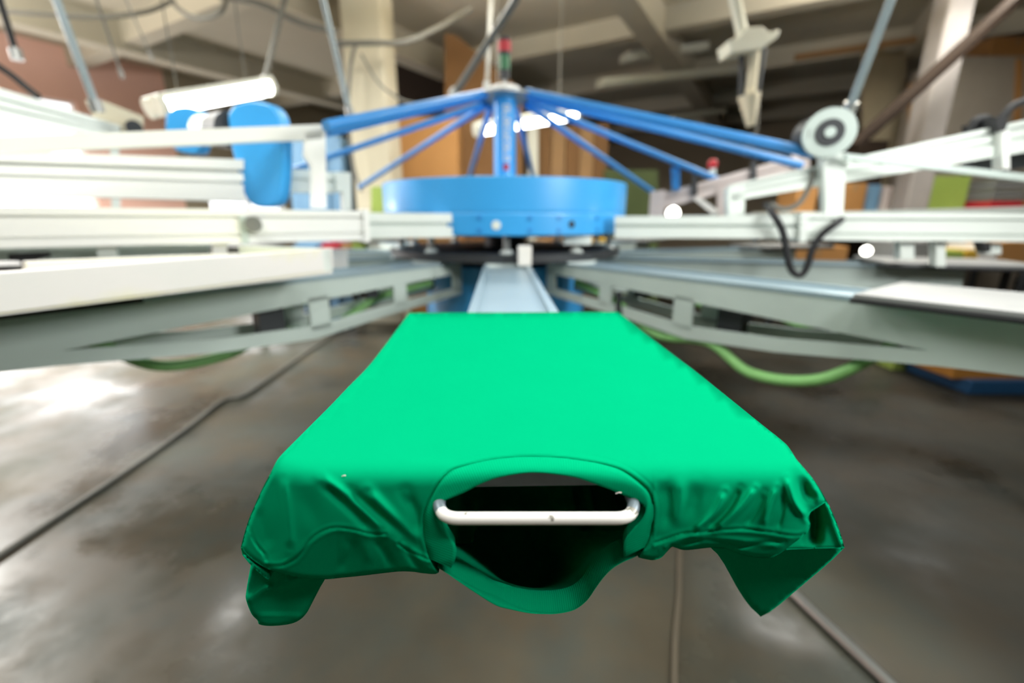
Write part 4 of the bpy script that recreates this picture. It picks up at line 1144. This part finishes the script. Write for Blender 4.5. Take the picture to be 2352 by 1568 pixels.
# ---- small glowing balls for bright dots, on added short stems
sl = [(pr.back(0.05)(1546, 489), 0.07, 'small glowing ball just above the right inner rail, beside the blue drum'),
      (at(2113, 419, 5.1), None, 'small glowing ball in front of the lime green crate on the right bench'),
      (at(1990, 576, 4.3), 0.0, 'small round glowing ball on the low right bench, under the pale rail'),
      (pl.back(0.05)(20, 460), 0.07, 'small glowing ball between the white rails at the left picture edge')]
for k, (c, h, lab) in enumerate(sl):
    t = thing('glow_ball', lab, 'bulb', tuple(c))
    k_ = 0.9 if k in (0, 3) else 1.3
    MB().lathe(c, [(0.010 * k_, -0.03 * k_), (0.026 * k_, -0.02 * k_), (0.034 * k_, 0.0), (0.026 * k_, 0.02 * k_), (0.006, 0.033 * k_)], 16).build('ball_shell', M['spark'], t, smooth=True)
    z0 = zb2 if k == 1 else zb3 if k == 2 else c.z - h
    MB().cyl(Vector((c.x, c.y, z0)), c + Vector((0, 0, -0.028 * k_)), 0.012, 12).build('ball_stem', M['dark'], t)
# ---- right: tall things
gc = thing('tall_cabinet', 'tall grey cabinet at the right picture edge, under the ceiling', 'cabinet', tuple(at(2290, 300, 5.8).xy) + (0,))
p0, p1 = at(2196, 128, 5.8), at(2480, 128, 5.8)
MB().hexa([(p0.x, 5.8, 0), (p1.x, 5.8, 0), (p1.x, 6.4, 0), (p0.x, 6.4, 0)], [(p0.x, 5.8, p0.z), (p1.x, 5.8, p0.z), (p1.x, 6.4, p0.z), (p0.x, 6.4, p0.z)]).build('body', mat('warm_grey_board', '#958c80', 0.8), gc, bevel=0.01)
MB().slab(facing(5.785), [(2336, 134), (2352, 134), (2344, 320), (2328, 320)], 0.02).build('edge_strip', M['card'], gc)
carton(2284, 2400, 84, 5.9, p0.z, 0.4, 'card', 'brown carton on top of the tall grey cabinet', name='cardboard_box')
pk = MB().beam(at(1958, 338, 4.5), at(2352, -18, 4.3), 0.06, 0.16, up=(0, -1, 0))
tag(pk.build('wooden_plank', M['darkwood'], bevel=0.004), 'dark wooden plank slanting up to the top right corner', 'plank')
dk = carton(1956, 2044, 322, 5.68, 0.0, 0.45, 'darkwood', 'dark brown crate behind the round motor, under the end of the slanting plank', tape=False, name='wooden_crate', cat='crate')
upright('cream_board', [(1985, 96), (2082, 96), (2082, 620), (1985, 620)], 6.6, 0.06, mat('cream_board_paint', '#b3a68a', 0.8), 'tall cream board behind the slanting dark plank', 'board')
upright('wooden_post', [(2098, 190), (2132, 186), (2130, 620), (2096, 620)], 5.6, 0.08, 'wood', 'brown wooden post between the cream board and the grey pillar', 'post')
tag(MB().beam(at(1826, 132, 6.4), at(2182, 80, 6.0), 0.05, 0.07).build('wooden_batten', M['wood']), 'light brown batten hanging level under the ceiling on the right', 'batten')
# ---- right: on the floor
def floorbox(u0, u1, v0, vb, depth, m_, label, name, cat, tape=False):
    g0, g1 = atz(u0, vb, 0.0), atz(u1, vb, 0.0)
    Y = (g0.y + g1.y) / 2
    z = at((u0 + u1) / 2, v0, Y).z
    t = thing(name, label, cat, ((g0.x + g1.x) / 2, Y + depth / 2, 0))
    MB().box((0, 0, z / 2), (g1.x - g0.x, depth, z)).build('body', M[m_], t, local=True, bevel=0.006)
    return t, z, Y
floorbox(2050, 2150, 790, 850, 0.3, 'limegreen', 'lime green crate on the floor, under the right carousel arm', 'plastic_crate', 'crate')
floorbox(2190, 2224, 700, 884, 0.06, 'paper', 'white post standing on the floor beside the orange brown carton', 'white_post', 'post')
t, z, Y = floorbox(2224, 2460, 876, 906, 0.6, 'bluepallet', 'blue plastic pallet on the floor at the right picture edge', 'shipping_pallet', 'pallet')
a, b = at(2236, 700, Y + 0.05), at(2450, 700, Y + 0.05)
t2 = thing('cardboard_box', 'orange brown carton on the blue pallet at the right picture edge', 'box', ((a.x + b.x) / 2, Y + 0.3, z))
MB().box((0, 0, 0.2), (b.x - a.x, 0.48, 0.4)).build('carton', mat('orange_cardboard', '#a8722c', 0.8), t2, local=True)
MB().box((0, 0, 0.401), (0.06, 0.48, 0.002)).build('packing_tape', M['wood'], t2, local=True)
# ---- on the floor: cables and the loose pipe
def floor_line(name, label, pts, r, m, cat):
    P = arc([atz(u, v, r * 0.9) for u, v in pts], 60)
    return tag(MB().tube(P, r, 8).build(name, M[m], smooth=True), label, cat)
floor_line('floor_cable', 'dark cable lying across the floor on the left', [(-160, 1380), (0, 1274), (180, 1155), (330, 1055), (440, 975), (500, 928), (526, 915), (560, 908), (620, 868), (700, 812), (780, 760), (860, 705)], 0.012, 'cable', 'cable')
floor_line('floor_cable', 'thin brown cable lying on the floor under the t-shirt collar, running to the viewer', [(1580, 900), (1570, 1080), (1562, 1260), (1560, 1360), (1552, 1460), (1548, 1600)], 0.009, 'brownc', 'cable')
floor_line('loose_pipe', 'grey metal pipe lying on the floor right of the green t-shirt', [(1700, 1240), (1800, 1340), (1900, 1436), (2000, 1530), (2080, 1606)], 0.015, 'steel', 'pipe')
